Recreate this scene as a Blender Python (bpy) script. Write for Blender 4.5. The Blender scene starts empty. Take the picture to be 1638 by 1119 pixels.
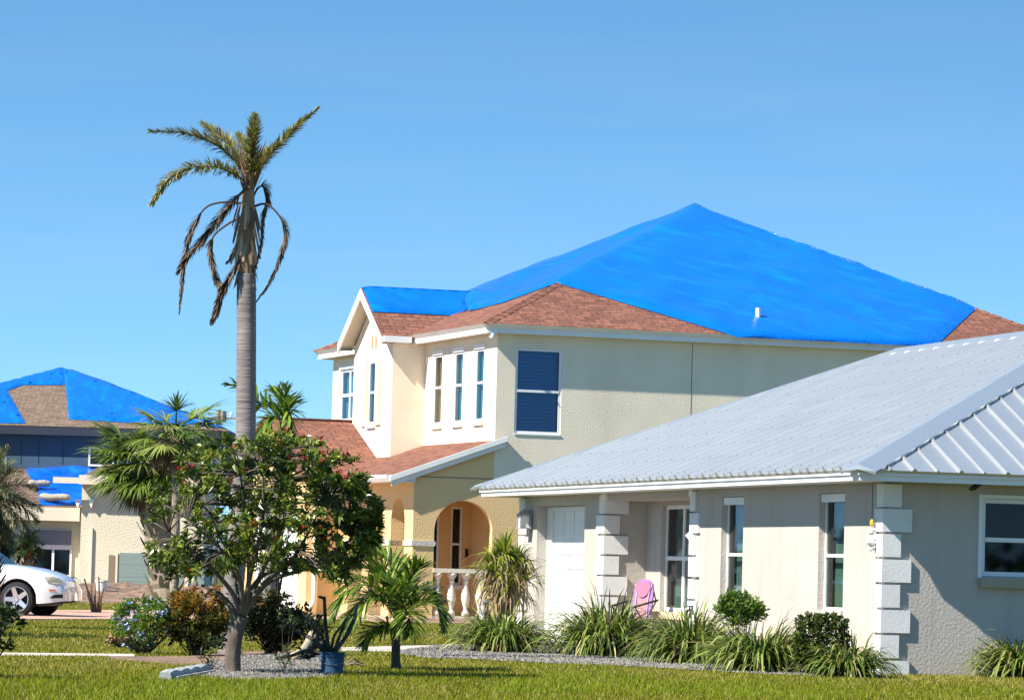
import bpy, bmesh, math, random
import numpy as np
from mathutils import Vector, Matrix, noise
R = math.radians
SC = bpy.context.scene
COL = SC.collection
# ------------------------------------------------------------------ camera, sky, sun, exposure
F, PITCH, ROLL, EYE = 6327.0, 0.05571, 0.02663, 1.15      # focal length in photo pixels (1638 wide)
fw = Vector((0, math.cos(PITCH), math.sin(PITCH))); u0 = Vector((0, -math.sin(PITCH), math.cos(PITCH))); r0 = Vector((1, 0, 0))
rt = r0 * math.cos(ROLL) + u0 * math.sin(ROLL); up = u0 * math.cos(ROLL) - r0 * math.sin(ROLL)
CAM = Vector((0, 0, EYE))
cd = bpy.data.cameras.new("camera"); cam = bpy.data.objects.new("camera", cd); COL.objects.link(cam)
cd.sensor_width = 36; cd.lens = F / 1638 * 36; cd.clip_start = 0.5; cd.clip_end = 5000
m = Matrix((rt, up, -fw)).transposed().to_4x4(); m.translation = CAM; cam.matrix_world = m
SC.camera = cam

SUN = Vector((-.848, -.530, .925)).normalized()             # towards the sun
sl = bpy.data.lights.new("sun", 'SUN'); so = bpy.data.objects.new("sun", sl); COL.objects.link(so)
sl.energy = 5.0; sl.angle = R(0.53); sl.color = (1.0, 0.93, 0.82)
so.rotation_euler = SUN.to_track_quat('Z', 'Y').to_euler(); so.location = (-40, -30, 60)
w = bpy.data.worlds.new("World"); SC.world = w; w.use_nodes = True
nt = w.node_tree; nt.nodes.clear()
wo = nt.nodes.new('ShaderNodeOutputWorld'); bg = nt.nodes.new('ShaderNodeBackground'); sky = nt.nodes.new('ShaderNodeTexSky')
sky.sky_type = 'NISHITA'; sky.sun_disc = False; sky.sun_elevation = math.asin(SUN.z); sky.sun_rotation = math.atan2(SUN.x, SUN.y)
sky.air_density = 1.0; sky.dust_density = 0.0; sky.ozone_density = 1.5
tc = nt.nodes.new('ShaderNodeTexCoord'); sep = nt.nodes.new('ShaderNodeSeparateXYZ'); com = nt.nodes.new('ShaderNodeCombineXYZ')
ma = nt.nodes.new('ShaderNodeMath'); ma.operation = 'MULTIPLY_ADD'; ma.inputs[1].default_value = 2.4; ma.inputs[2].default_value = 0.15
hs = nt.nodes.new('ShaderNodeHueSaturation'); hs.inputs['Hue'].default_value = 0.488; hs.inputs['Saturation'].default_value = 1.35; hs.inputs['Value'].default_value = 1.06
nt.links.new(tc.outputs['Generated'], sep.inputs[0]); nt.links.new(sep.outputs[0], com.inputs[0]); nt.links.new(sep.outputs[1], com.inputs[1])
nt.links.new(sep.outputs[2], ma.inputs[0]); nt.links.new(ma.outputs[0], com.inputs[2]); nt.links.new(com.outputs[0], sky.inputs[0])
wn = nt.nodes.new('ShaderNodeTexNoise'); wn.inputs['Scale'].default_value = 1.0; wn.inputs['Detail'].default_value = 7; wn.inputs['Roughness'].default_value = .6
wm = nt.nodes.new('ShaderNodeMapping'); wm.inputs['Scale'].default_value = (7, 7, 60); wr = nt.nodes.new('ShaderNodeMapRange')
wr.inputs[1].default_value = .45; wr.inputs[2].default_value = .8; wr.inputs[3].default_value = 1.21; wr.inputs[4].default_value = 1.14
nt.links.new(tc.outputs['Generated'], wm.inputs[0]); nt.links.new(wm.outputs[0], wn.inputs['Vector']); nt.links.new(wn.outputs[0], wr.inputs[0]); nt.links.new(wr.outputs[0], hs.inputs['Saturation'])
nt.links.new(sky.outputs[0], hs.inputs['Color']); nt.links.new(hs.outputs[0], bg.inputs[0]); nt.links.new(bg.outputs[0], wo.inputs[0])
bg.inputs[1].default_value = 0.12
vs = SC.view_settings; vs.view_transform = 'Standard'; vs.look = 'None'; vs.gamma = 1; vs.use_curve_mapping = False; vs.exposure = 1.0
SC.cycles.max_bounces = 8; SC.cycles.transparent_max_bounces = 12; SC.cycles.use_denoising = True

# ------------------------------------------------------------------ survey helpers (photo pixel -> ground, or -> a given distance)
def ray(x, y): return fw + rt * ((x - 819) / F) - up * ((y - 559.5) / F)
def gp(x, y, z=0.0):
    d = ray(x, y); return CAM + d * ((z - EYE) / d.z)
def at(x, y, Y):
    d = ray(x, y); return CAM + d * (Y / d.y)

# ------------------------------------------------------------------ materials
MATS = {}
def mat(name, col, rough=0.6, metal=0.0, bump=None, var=None, spec=0.3, tone=None, trans=0.0, stain=None, coat=0.0, rot=None):
    """bump=(scale,distance[,detail,stretch]); var=(scale,amount); tone=list of ramp colours driven by the face attribute 'tone'"""
    if name in MATS: return MATS[name]
    M = bpy.data.materials.new(name); M.use_nodes = True; MATS[name] = M
    t = M.node_tree; p = t.nodes['Principled BSDF']; L = t.links.new
    p.inputs['Base Color'].default_value = (*col, 1); p.inputs['Roughness'].default_value = rough; p.inputs['Metallic'].default_value = metal
    p.inputs['Specular IOR Level'].default_value = spec
    if coat: p.inputs['Coat Weight'].default_value = coat; p.inputs['Coat Roughness'].default_value = 0.05
    co = t.nodes.new('ShaderNodeTexCoord').outputs['Object']
    if rot is not None:
        mr0 = t.nodes.new('ShaderNodeMapping'); mr0.inputs['Rotation'].default_value = (0, 0, rot); L(co, mr0.inputs[0]); co = mr0.outputs[0]
    csock = None
    if tone:
        a = t.nodes.new('ShaderNodeAttribute'); a.attribute_name = 'tone'; r = t.nodes.new('ShaderNodeValToRGB')
        e = r.color_ramp.elements
        while len(e) < len(tone): e.new(0.5)
        for i, c in enumerate(tone): e[i].position = i / (len(tone) - 1); e[i].color = (*c, 1)
        L(a.outputs['Fac'], r.inputs[0]); csock = r.outputs[0]
    if var:
        n = t.nodes.new('ShaderNodeTexNoise'); n.inputs['Scale'].default_value = var[0]; n.inputs['Detail'].default_value = 5
        L(co, n.inputs['Vector'])
        mr = t.nodes.new('ShaderNodeMapRange'); mr.inputs[1].default_value = 0.3; mr.inputs[2].default_value = 0.7
        mr.inputs[3].default_value = 1 - var[1]; mr.inputs[4].default_value = 1 + var[1]; L(n.outputs[0], mr.inputs[0])
        mx = t.nodes.new('ShaderNodeVectorMath'); mx.operation = 'MULTIPLY'
        if csock: L(csock, mx.inputs[0])
        else: mx.inputs[0].default_value = col
        L(mr.outputs[0], mx.inputs[1]); csock = mx.outputs[0]
    if stain:      # (colour, scale xyz, amount): weather streaks with a shape of their own
        mp = t.nodes.new('ShaderNodeMapping'); mp.inputs['Scale'].default_value = stain[1]; L(co, mp.inputs[0])
        n = t.nodes.new('ShaderNodeTexNoise'); n.inputs['Scale'].default_value = 1; n.inputs['Detail'].default_value = 6; L(mp.outputs[0], n.inputs['Vector'])
        mr = t.nodes.new('ShaderNodeMapRange'); mr.inputs[1].default_value = 0.5; mr.inputs[2].default_value = 0.8; mr.inputs[4].default_value = stain[2]; L(n.outputs[0], mr.inputs[0])
        mx = t.nodes.new('ShaderNodeMix'); mx.data_type = 'RGBA'; L(mr.outputs[0], mx.inputs[0])
        if csock: L(csock, mx.inputs[6])
        else: mx.inputs[6].default_value = (*col, 1)
        mx.inputs[7].default_value = (*stain[0], 1); csock = mx.outputs[2]
    if csock: L(csock, p.inputs['Base Color'])
    if bump:
        mp = t.nodes.new('ShaderNodeMapping'); mp.inputs['Scale'].default_value = bump[3] if len(bump) > 3 else (1, 1, 1); L(co, mp.inputs[0])
        n = t.nodes.new('ShaderNodeTexNoise'); n.inputs['Scale'].default_value = bump[0]; n.inputs['Detail'].default_value = bump[2] if len(bump) > 2 else 3
        L(mp.outputs[0], n.inputs['Vector'])
        b = t.nodes.new('ShaderNodeBump'); b.inputs['Strength'].default_value = 1.0; b.inputs['Distance'].default_value = bump[1]
        L(n.outputs[0], b.inputs['Height']); L(b.outputs[0], p.inputs['Normal'])
    if trans:
        tr = t.nodes.new('ShaderNodeBsdfTranslucent'); ms = t.nodes.new('ShaderNodeMixShader'); ms.inputs[0].default_value = trans
        if csock: L(csock, tr.inputs[0])
        else: tr.inputs[0].default_value = (*col, 1)
        L(p.outputs[0], ms.inputs[1]); L(tr.outputs[0], ms.inputs[2]); L(ms.outputs[0], t.nodes['Material Output'].inputs[0])
    return M
def shingle(name, c1, c2, mortar):
    M = bpy.data.materials.new(name); M.use_nodes = True; MATS[name] = M
    t = M.node_tree; p = t.nodes['Principled BSDF']; L = t.links.new
    uv = t.nodes.new('ShaderNodeUVMap'); b = t.nodes.new('ShaderNodeTexBrick'); L(uv.outputs[0], b.inputs['Vector'])
    b.inputs['Color1'].default_value = (*c1, 1); b.inputs['Color2'].default_value = (*c2, 1); b.inputs['Mortar'].default_value = (*mortar, 1)
    b.inputs['Scale'].default_value = 1; b.inputs['Brick Width'].default_value = 0.34; b.inputs['Row Height'].default_value = 0.145
    b.inputs['Mortar Size'].default_value = 0.008; b.inputs['Mortar Smooth'].default_value = 0.5; b.inputs['Bias'].default_value = -0.1; b.offset = 0.37
    n = t.nodes.new('ShaderNodeTexNoise'); n.inputs['Scale'].default_value = 9; n.inputs['Detail'].default_value = 8; L(uv.outputs[0], n.inputs['Vector'])
    mr = t.nodes.new('ShaderNodeMapRange'); mr.inputs[1].default_value = .3; mr.inputs[2].default_value = .7; mr.inputs[3].default_value = .7; mr.inputs[4].default_value = 1.3; L(n.outputs[0], mr.inputs[0])
    mx = t.nodes.new('ShaderNodeVectorMath'); mx.operation = 'MULTIPLY'; L(b.outputs[0], mx.inputs[0]); L(mr.outputs[0], mx.inputs[1]); L(mx.outputs[0], p.inputs['Base Color'])
    bm = t.nodes.new('ShaderNodeBump'); bm.inputs['Distance'].default_value = 0.02; bm.inputs['Strength'].default_value = 0.8; bm.invert = True
    L(b.outputs['Fac'], bm.inputs['Height']); L(bm.outputs[0], p.inputs['Normal']); p.inputs['Roughness'].default_value = 0.9; p.inputs['Specular IOR Level'].default_value = 0.15
    return M
def glass(name, tint, refl=0.0, clear=0.7):
    M = bpy.data.materials.new(name); M.use_nodes = True; MATS[name] = M
    t = M.node_tree; L = t.links.new; t.nodes.remove(t.nodes['Principled BSDF'])
    tr = t.nodes.new('ShaderNodeBsdfTransparent'); tr.inputs[0].default_value = (*tint, 1)
    gl = t.nodes.new('ShaderNodeBsdfGlossy'); gl.inputs['Roughness'].default_value = 0.02; gl.inputs[0].default_value = (.9, .95, 1, 1)
    fr = t.nodes.new('ShaderNodeFresnel'); fr.inputs[0].default_value = 1.38
    ad = t.nodes.new('ShaderNodeMath'); ad.operation = 'ADD'; ad.inputs[1].default_value = refl; ad.use_clamp = True; L(fr.outputs[0], ad.inputs[0])
    ms = t.nodes.new('ShaderNodeMixShader'); L(ad.outputs[0], ms.inputs[0]); L(tr.outputs[0], ms.inputs[1]); L(gl.outputs[0], ms.inputs[2])
    L(ms.outputs[0], t.nodes['Material Output'].inputs[0]); return M
def tarp_mat(name, col, stretch, rot):
    M = mat(name, col, 0.30, bump=(3.0, 0.03, 5, stretch), spec=0.12, var=(.5, .10), rot=rot, stain=((.001, .20, .68), (.14, 3.0, 3.0), .9), coat=.6); M.node_tree.nodes['Principled BSDF'].inputs['Sheen Weight'].default_value = .5; M.node_tree.nodes['Principled BSDF'].inputs['Sheen Tint'].default_value = (.45, .85, 1, 1); M.node_tree.nodes['Principled BSDF'].inputs['Sheen Roughness'].default_value = .13; M.node_tree.nodes['Principled BSDF'].inputs['Coat Roughness'].default_value = .12; M.node_tree.nodes['Principled BSDF'].inputs['Coat IOR'].default_value = 1.45; return M

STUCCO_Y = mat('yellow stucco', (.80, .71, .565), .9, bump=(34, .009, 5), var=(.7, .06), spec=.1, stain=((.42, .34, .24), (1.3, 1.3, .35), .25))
STUCCO_BOUNCE = mat('bounce lit stucco', (.75, .52, .265), .9, bump=(30, .012, 4), var=(.7, .05), spec=.1)  # same yellow stucco with warm bounce light put into its colour
STUCCO_G = mat('beige stucco', (.46, .425, .385), .9, bump=(26, .008, 5), var=(.6, .05), spec=.1, stain=((.30, .26, .2), (5, 5, .8), .3))
CREAM = mat('cream stucco', (.62, .56, .43), .9, bump=(15, .02), var=(.5, .06), spec=.1)
NAVY = mat('slate blue wall', (.045, .085, .13), .8, var=(.5, .1), bump=(8, .01))
WHITE = mat('white paint', (.80, .80, .79), .45, var=(1.2, .04), stain=((.5, .49, .45), (2, 2, 2), .25))
QUOIN = mat('white quoin paint', (.72, .72, .71), .8, bump=(28, .003, 5), stain=((.42, .40, .36), (3, 3, 3), .35), var=(1.5, .05))
FRAME = mat('window white', (.76, .77, .78), .4)
ALU = mat('aluminium frame', (.45, .48, .52), .35, metal=.5)
METAL = mat('galvalume', (.585, .59, .58), .40, metal=.75, var=(1.3, .05), spec=.5)
CAPM = mat('galvalume trim', (.42, .46, .50), .38, metal=.6, spec=.5)
SCREW = mat('screw grey', (.24, .26, .28), .6)
SH_R = shingle('red brown shingle', (.25, .11, .075), (.15, .07, .052), (.085, .042, .033))
SH_G = shingle('grey brown shingle', (.22, .155, .115), (.14, .10, .075), (.06, .045, .035))
TARP = tarp_mat('blue tarpaulin', (.001, .13, .56), (.12, 4, 4), R(35))
TARP2 = tarp_mat('blue crumpled tarpaulin', (.003, .095, .60), (1, 1, 1), R(60))
TARP3 = tarp_mat('far blue tarpaulin', (.001, .115, .50), (.3, 2, 2), R(90))
PANE = glass('window glass', (.55, .66, .64), .0)
PANE_D = glass('sky tinted glass', (.30, .55, .75), .02)  # blue of the reflected sky is put into the pane tint
PANE_B = glass('black window glass', (.16, .19, .22), .0)
CURTAIN = mat('pale green curtain', (.20, .30, .25), .9, bump=(3, .05, 2, (7, 7, .1)))
BLIND = mat('sky reflection blind', (.05, .36, .56), .7, bump=(6, .02, 1, (.1, .1, 4)))  # sky reflected in the panes is painted into this blue
def slats(M, pitch):
    t = M.node_tree; L = t.links.new; p = t.nodes['Principled BSDF']; co = t.nodes.new('ShaderNodeTexCoord'); wv = t.nodes.new('ShaderNodeTexWave'); wv.bands_direction = 'Z'; wv.inputs['Scale'].default_value = .314 / pitch * 1.0
    L(co.outputs['Object'], wv.inputs['Vector']); mr = t.nodes.new('ShaderNodeMapRange'); mr.inputs[3].default_value = .8; mr.inputs[4].default_value = 1.25; L(wv.outputs['Fac'], mr.inputs[0])
    mx = t.nodes.new('ShaderNodeVectorMath'); mx.operation = 'MULTIPLY'; mx.inputs[0].default_value = p.inputs['Base Color'].default_value[:3]; L(mr.outputs[0], mx.inputs[1]); L(mx.outputs[0], p.inputs['Base Color'])
BLIND_BAY = mat('bay reflection blind', (.42, .27, .15), .8, bump=(5, .02, 1, (.1, .1, 4)))  # tan painted in for the bay wall's reflection in the pane
slats(BLIND, .075); slats(BLIND_BAY, .075)
DARK = mat('dark interior', (.015, .015, .017), .8)  # near-black colour painted in for unlit rooms behind the glass
SOFFIT = mat('soffit boards', (.60, .55, .45), .8, bump=(1.5, .02, 1, (.1, 12, .1)))
CONC = mat('concrete', (.50, .44, .38), .9, var=(1.1, .12), bump=(20, .01, 5))
PAVER = mat('pink pavers', (.46, .29, .22), .9, var=(3, .2), bump=(9, .02))
GRAVEL = mat('grey gravel', (.22, .21, .20), .95, var=(14, .45), bump=(25, .03, 4))
SOIL = mat('lawn soil', (.085, .085, .016), .95, var=(.5, .25), bump=(8, .05, 6))
MULCH = mat('brown mulch', (.24, .155, .105), .95, var=(2.2, .5), bump=(5, .15, 6))
BLACK = mat('black plastic', (.02, .02, .022), .5)

# ------------------------------------------------------------------ mesh builder
class MB:
    def __init__(s): s.v = []; s.f = []; s.t = []; s.tone = None
    def face(s, pts, tone=None):
        i = len(s.v); s.v += [tuple(p) for p in pts]; s.f.append(tuple(range(i, i + len(pts)))); s.t.append(s.tone if tone is None else tone)
    def box(s, x0, x1, y0, y1, z0, z1):
        s.hexa([(x0, y0, z0), (x1, y0, z0), (x1, y1, z0), (x0, y1, z0), (x0, y0, z1), (x1, y0, z1), (x1, y1, z1), (x0, y1, z1)])
    def hexa(s, P):
        for q in ((3, 2, 1, 0), (4, 5, 6, 7), (0, 1, 5, 4), (1, 2, 6, 5), (2, 3, 7, 6), (3, 0, 4, 7)): s.face([P[k] for k in q])
    def fbox(s, o, U, N, u0, u1, n0, n1, z0, z1):        # box in a wall frame: U along the wall, N outwards
        o, U, N = Vector(o), Vector(U), Vector(N); Z = Vector((0, 0, 1))
        P = [o + U * a + N * b + Z * c for c in (z0, z1) for a, b in ((u0, n0), (u1, n0), (u1, n1), (u0, n1))]
        s.hexa(P)
    def slab(s, pts, th, nrm=None):                       # polygon with thickness th along -nrm
        P = [Vector(p) for p in pts]
        if nrm is None:
            nrm = (P[1] - P[0]).cross(P[2] - P[0]).normalized()
        nrm = Vector(nrm); Q = [p - nrm * th for p in P]
        s.face(P); s.face(Q[::-1]); n = len(P)
        for i in range(n): s.face([P[i], Q[i], Q[(i + 1) % n], P[(i + 1) % n]])
    def tube(s, pts, rad, n=8, tone=None, cap=True):
        P = [Vector(p) for p in pts]; rings = []
        if not hasattr(rad, '__len__'): rad = [rad] * len(P)
        ref = None
        for i, p in enumerate(P):
            T = (P[min(i + 1, len(P) - 1)] - P[max(i - 1, 0)]).normalized()
            if ref is None: ref = T.orthogonal().normalized()
            ref = (ref - T * ref.dot(T)); ref = ref.normalized() if ref.length > 1e-6 else T.orthogonal().normalized()
            B = T.cross(ref); i0 = len(s.v)
            for k in range(n):
                a = 2 * math.pi * k / n; s.v.append(tuple(p + (ref * math.cos(a) + B * math.sin(a)) * rad[i]))
            rings.append(i0)
        tn = s.tone if tone is None else tone
        for a, b in zip(rings, rings[1:]):
            for k in range(n): s.f.append((a + k, a + (k + 1) % n, b + (k + 1) % n, b + k)); s.t.append(tn)
        if cap:
            s.f.append(tuple(rings[0] + k for k in range(n))[::-1]); s.f.append(tuple(rings[-1] + k for k in range(n))); s.t += [tn, tn]
    def lathe(s, o, prof, n=12):
        s.tube([Vector(o) + Vector((0, 0, z)) for r, z in prof], [r for r, z in prof], n)
    def ell(s, c, r, n=10, mrings=6, jit=0, rng=None):
        c = Vector(c); prev = None; rings = []
        for i in range(mrings + 1):
            th = math.pi * i / mrings; i0 = len(s.v)
            for k in range(n):
                a = 2 * math.pi * k / n; j = 1 + (rng.uniform(-jit, jit) if rng else 0)
                s.v.append((c.x + r[0] * math.sin(th) * math.cos(a) * j, c.y + r[1] * math.sin(th) * math.sin(a) * j, c.z + r[2] * math.cos(th) * j))
            rings.append(i0)
        for a, b in zip(rings, rings[1:]):
            for k in range(n): s.f.append((a + k, b + k, b + (k + 1) % n, a + (k + 1) % n)); s.t.append(s.tone)
    def build(s, name, material, parent=None, label=None, smooth=False, uv=False):
        me = bpy.data.meshes.new(name); me.from_pydata(s.v, [], s.f)
        if any(t is not None for t in s.t):
            at_ = me.attributes.new('tone', 'FLOAT', 'FACE'); at_.data.foreach_set('value', [0.5 if t is None else t for t in s.t])
        me.materials.append(material)
        if uv:
            ul = me.uv_layers.new(name='UVMap'); Z = Vector((0, 0, 1))
            for p in me.polygons:
                n = p.normal; tdir = Z.cross(n); tdir = tdir.normalized() if tdir.length > 1e-4 else Vector((1, 0, 0)); upd = n.cross(tdir)
                for li in p.loop_indices:
                    v = me.vertices[me.loops[li].vertex_index].co; ul.data[li].uv = (v.dot(tdir), v.dot(upd))
        if smooth: me.polygons.foreach_set('use_smooth', [True] * len(me.polygons))
        me.update(); o = bpy.data.objects.new(name, me); COL.objects.link(o)
        if parent: o.parent = parent
        if label: o['label'] = label
        return o
def tag(o, label=None, cat=None, group=None, kind=None):
    for k, v in (('label', label), ('category', cat), ('group', group), ('kind', kind)):
        if v: o[k] = v
    return o
def empty(name, loc, rz=0, label=None, cat=None, group=None):
    e = bpy.data.objects.new(name, None); COL.objects.link(e); e.location = loc; e.rotation_euler = (0, 0, rz); e.empty_display_size = .3
    return tag(e, label, cat, group)

def wall(mb, o, U, N, u0, u1, z0, z1, holes=(), depth=.2):
    """wall face with openings; holes = (ua, ub, za, zb[, spring]) sorted along u; spring -> round-headed arch"""
    o, U, N = Vector(o), Vector(U), Vector(N); Z = Vector((0, 0, 1))
    def P(u, z, d=0): return o + U * u + Z * z - N * d
    def quad(a, b, c, d_): mb.face([P(a, c), P(b, c), P(b, d_), P(a, d_)])
    x = u0
    for h in sorted(holes):
        ua, ub, za, zb = h[:4]; sp = h[4] if len(h) > 4 else None
        if ua > x: quad(x, ua, z0, z1)
        if za > z0: quad(ua, ub, z0, za)
        if sp is None:
            if zb < z1: quad(ua, ub, zb, z1)
            edge = [(ua, za), (ua, zb), (ub, zb), (ub, za)]
        else:
            n = 20; c = (ua + ub) / 2; hw = (ub - ua) / 2
            arc = [(c - hw * math.cos(math.pi * i / n), sp + (zb - sp) * math.sin(math.pi * i / n)) for i in range(n + 1)]
            for a, b in zip(arc, arc[1:]): mb.face([P(*a), P(*b), P(b[0], z1), P(a[0], z1)])
            edge = [(ua, za)] + arc + [(ub, za)]
        for a, b in zip(edge, edge[1:] + edge[:1]):
            if a == b: continue
            mb.face([P(*a), P(*a, depth), P(*b, depth), P(*b)])
        x = ub
    if x < u1: quad(x, u1, z0, z1)

def window(par, o, U, N, u0, u1, z0, z1, d, pane=None, rails=(.5,), mull=(), fr=.05, back=None, frm=None, sill=None, sillmat=None, bd=.10, label=None, name='window', fd=.03):
    """framed window set d behind the wall face; part window (frame) > pane, blind, curtain or dark room sheet, sill"""
    mb = MB(); n0, n1 = -d - fd, -d
    mb.fbox(o, U, N, u0, u0 + fr, n0, n1, z0, z1); mb.fbox(o, U, N, u1 - fr, u1, n0, n1, z0, z1)
    mb.fbox(o, U, N, u0 + fr, u1 - fr, n0, n1, z0, z0 + fr); mb.fbox(o, U, N, u0 + fr, u1 - fr, n0, n1, z1 - fr, z1)
    for r in rails:
        zz = z0 + (z1 - z0) * r; mb.fbox(o, U, N, u0 + fr, u1 - fr, n0 + .003, n1 + .012, zz - fr * .5, zz + fr * .5)
    for q in mull:
        uu = u0 + (u1 - u0) * q; mb.fbox(o, U, N, uu - fr * .6, uu + fr * .6, n0 + .006, n1 + .006, z0 + fr, z1 - fr)
    f = mb.build(name, frm or FRAME, par, label)
    o_, U_, N_ = Vector(o), Vector(U), Vector(N); Z = Vector((0, 0, 1))
    def q(nn, e=.0): return [o_ + U_ * a + N_ * nn + Z * c for a, c in ((u0 + fr + e, z0 + fr + e), (u1 - fr - e, z0 + fr + e), (u1 - fr - e, z1 - fr - e), (u0 + fr + e, z1 - fr - e))]
    g = MB(); qq = q(-d - fd * .6); g.face(qq if U_.cross(Z).dot(N_) > 0 else qq[::-1]); g.build('pane', pane or PANE, f)
    if back:
        g = MB(); g.face(q(-d - fd * .6 - bd)); g.build('curtain' if back is CURTAIN else 'blind', back, f)  # a DARK back is the unlit room painted near black, no blind
    if sill:
        g = MB(); g.fbox(o, U, N, u0 - sill[0], u1 + sill[0], -d - .02, sill[1], z0 - sill[2], z0 - .004); g.build('sill', sillmat or WHITE, f)
    return f

# ------------------------------------------------------------------ house frames
G_ROT, Y_ROT = .26374, .31775
G_O = Vector((4.651, 48.807, 0)); Y_O = Vector((-.32, 85.38, 0))
def Gw(b, a, z=0): return G_O + Matrix.Rotation(G_ROT, 3, 'Z') @ Vector((b, a, z))
def Yw(b, a, z=0): return Y_O + Matrix.Rotation(Y_ROT, 3, 'Z') @ Vector((b, a, z))
UX, UY = Vector((1, 0, 0)), Vector((0, 1, 0))
def ring(mb, rect, prof):
    """fascia: profile [(offset outwards, z)...] swept round the rectangle x0,x1,y0,y1 with mitred corners"""
    x0, x1, y0, y1 = rect
    def cs(d): return [(x0 - d, y0 - d), (x1 + d, y0 - d), (x1 + d, y1 + d), (x0 - d, y1 + d)]
    n = len(prof)
    for i in range(n):
        (d0, za), (d1, zb) = prof[i], prof[(i + 1) % n]
        A, B = cs(d0), cs(d1)
        for k in range(4):
            j = (k + 1) % 4; mb.face([(*A[k], za), (*A[j], za), (*B[j], zb), (*B[k], zb)])

# ================================================================== GROUND
g = MB(); g.face([(-600, -50, 0), (600, -50, 0), (600, 1500, 0), (-600, 1500, 0)])
tag(g.build('ground', SOIL), kind='structure')
g = MB(); g.face([(-400, -4, .02), (400, -4, .02), (400, 24, .02), (-400, 24, .02)])
tag(g.build('unseen_road', mat('asphalt', (.06, .06, .062), .9, var=(.8, .15), bump=(60, .005))), kind='structure')  # unseen street by the camera, added for neutral bounce on the walls
def flat(name, pts, z, material, th=None):
    mb = MB(); P = [Vector((p.x, p.y, z)) for p in pts]
    if th: mb.slab(P, th, (0, 0, 1))
    else: mb.face(P)
    return tag(mb.build(name, material), kind='structure')
PAVE = [gp(-120, 976), gp(150, 977), gp(480, 977.5), Yw(-2.5, 5.4), Yw(-2.5, -.1), Yw(1.0, -.05), gp(760, 998), gp(640, 995.5), gp(500, 990), gp(200, 991.5), gp(-120, 992)]
flat('driveway', PAVE, .03, PAVER, .06)
flat('porch_slab', [Yw(-1.95, -.55), Yw(.9, -.55), Yw(.9, 5.5), Yw(-1.95, 5.5)], .10, mat('porch floor', (.45, .33, .25), .8, var=(3, .1)), .14)
WALK_L = [gp(-60, 1043.5), gp(215, 1046.5), gp(215, 1050.5), gp(-60, 1048.5)]
flat('sidewalk', WALK_L, .012, CONC)
WALK_R = [gp(545, 1036), gp(700, 1031.5), Gw(-.02, 15.9), Gw(-.02, 13.2), gp(760, 1044), gp(545, 1042)]
flat('path', WALK_R, .012, CONC)
BED_H = [gp(622, 1044), gp(690, 1035), gp(790, 1032), gp(872, 1030), Gw(-.01, 13.0), Gw(-.01, -.1), gp(1408, 1083), gp(1330, 1083), gp(1200, 1078), gp(1100, 1072), gp(1000, 1066), gp(880, 1062), gp(760, 1055), gp(680, 1053)]
flat('gravel_bed', BED_H, .016, GRAVEL)
BED_I = [gp(318, 1083), gp(300, 1070), gp(335, 1062), gp(400, 1050), gp(470, 1047), gp(520, 1052), gp(545, 1066), gp(530, 1084), gp(440, 1088), gp(370, 1089)]
flat('gravel_island', BED_I, .016, GRAVEL)
MUL = [gp(170, 1049), gp(290, 1050), gp(360, 1044), gp(470, 1040), gp(470, 1047), gp(400, 1052), gp(330, 1062), gp(290, 1064), gp(180, 1055)]
flat('mulch_strip', MUL, .008, MULCH)
# low mulch mound before the far house
mb = MB(); rg = random.Random(5); NX, NY = 40, 24
MX0, MX1, MY0, MY1 = -17.5, -5.0, 104, 146
def mz(i, j):
    x, y = MX0 + (MX1 - MX0) * i / NX, MY0 + (MY1 - MY0) * j / NY
    e = min(i / 6, (NX - i) / 6, j / 5, 1); e = max(0, e)
    return (x, y, -.03 + e * (.30 + .22 * noise.noise(Vector((x * .9, y * .35, 1))) + .1 * noise.noise(Vector((x * 3, y * 1.2, 7)))))
for i in range(NX):
    for j in range(NY): mb.face([mz(i, j), mz(i + 1, j), mz(i + 1, j + 1), mz(i, j + 1)])
tag(mb.build('mulch_mound', MULCH), kind='structure')

# ================================================================== GREY METAL-ROOFED HOUSE
HG = empty('bungalow', G_O, G_ROT, 'low beige stucco bungalow with pale ribbed metal roof and white corner quoins', 'house')
GL = 16.93; GW = 9.52; WT = 2.40
A_O, A_U, A_N = Vector((0, 0, 0)), UY, -UX
B_O, B_U, B_N = Vector((0, 0, 0)), UX, -UY
mb = MB()
wall(mb, A_O, A_U, A_N, 0, 7.733, 0, WT, [(1.45, 2.41, .75, 2.25), (5.477, 6.432, .75, 2.25)], .16)
wall(mb, A_O, A_U, A_N, 7.733, 12.066, 2.26, WT)                     # beam over the entry recess
wall(mb, A_O, A_U, A_N, 12.066, GL, 0, WT, [(13.229, 15.986, .02, 2.21)], .24)
mb.face([(0, 7.733, 2.26), (0, 12.066, 2.26), (.9, 12.066, 2.26), (.9, 7.733, 2.26)])
wall(mb, (0, 7.733, 0), UX, UY, 0, .655, 0, 2.26); wall(mb, (0, 12.066, 0), UX, -UY, 0, .655, 0, 2.26)
wall(mb, (.655, 0, 0), UY, -UX, 7.733, 12.066, 0, 2.26, [(8.6, 11.316, .60, 2.205)], .12)
wall(mb, B_O, B_U, B_N, 0, GW, 0, WT, [(1.283, 3.4, 1.24, 2.205)], .06)
wall(mb, (GW, 0, 0), UY, UX, 0, GL, 0, WT); wall(mb, (0, GL, 0), UX, UY, 0, GW, 0, WT)
mb.build('wall', STUCCO_G, HG)
mb = MB(); mb.box(.01, GW, 7.72, 12.08, -.01, .10); mb.build('entry_floor', CONC, HG)
mb = MB(); mb.box(.9, 1.0, 8.0, 12.0, .1, 2.3); mb.build('partition', DARK, HG)
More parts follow.
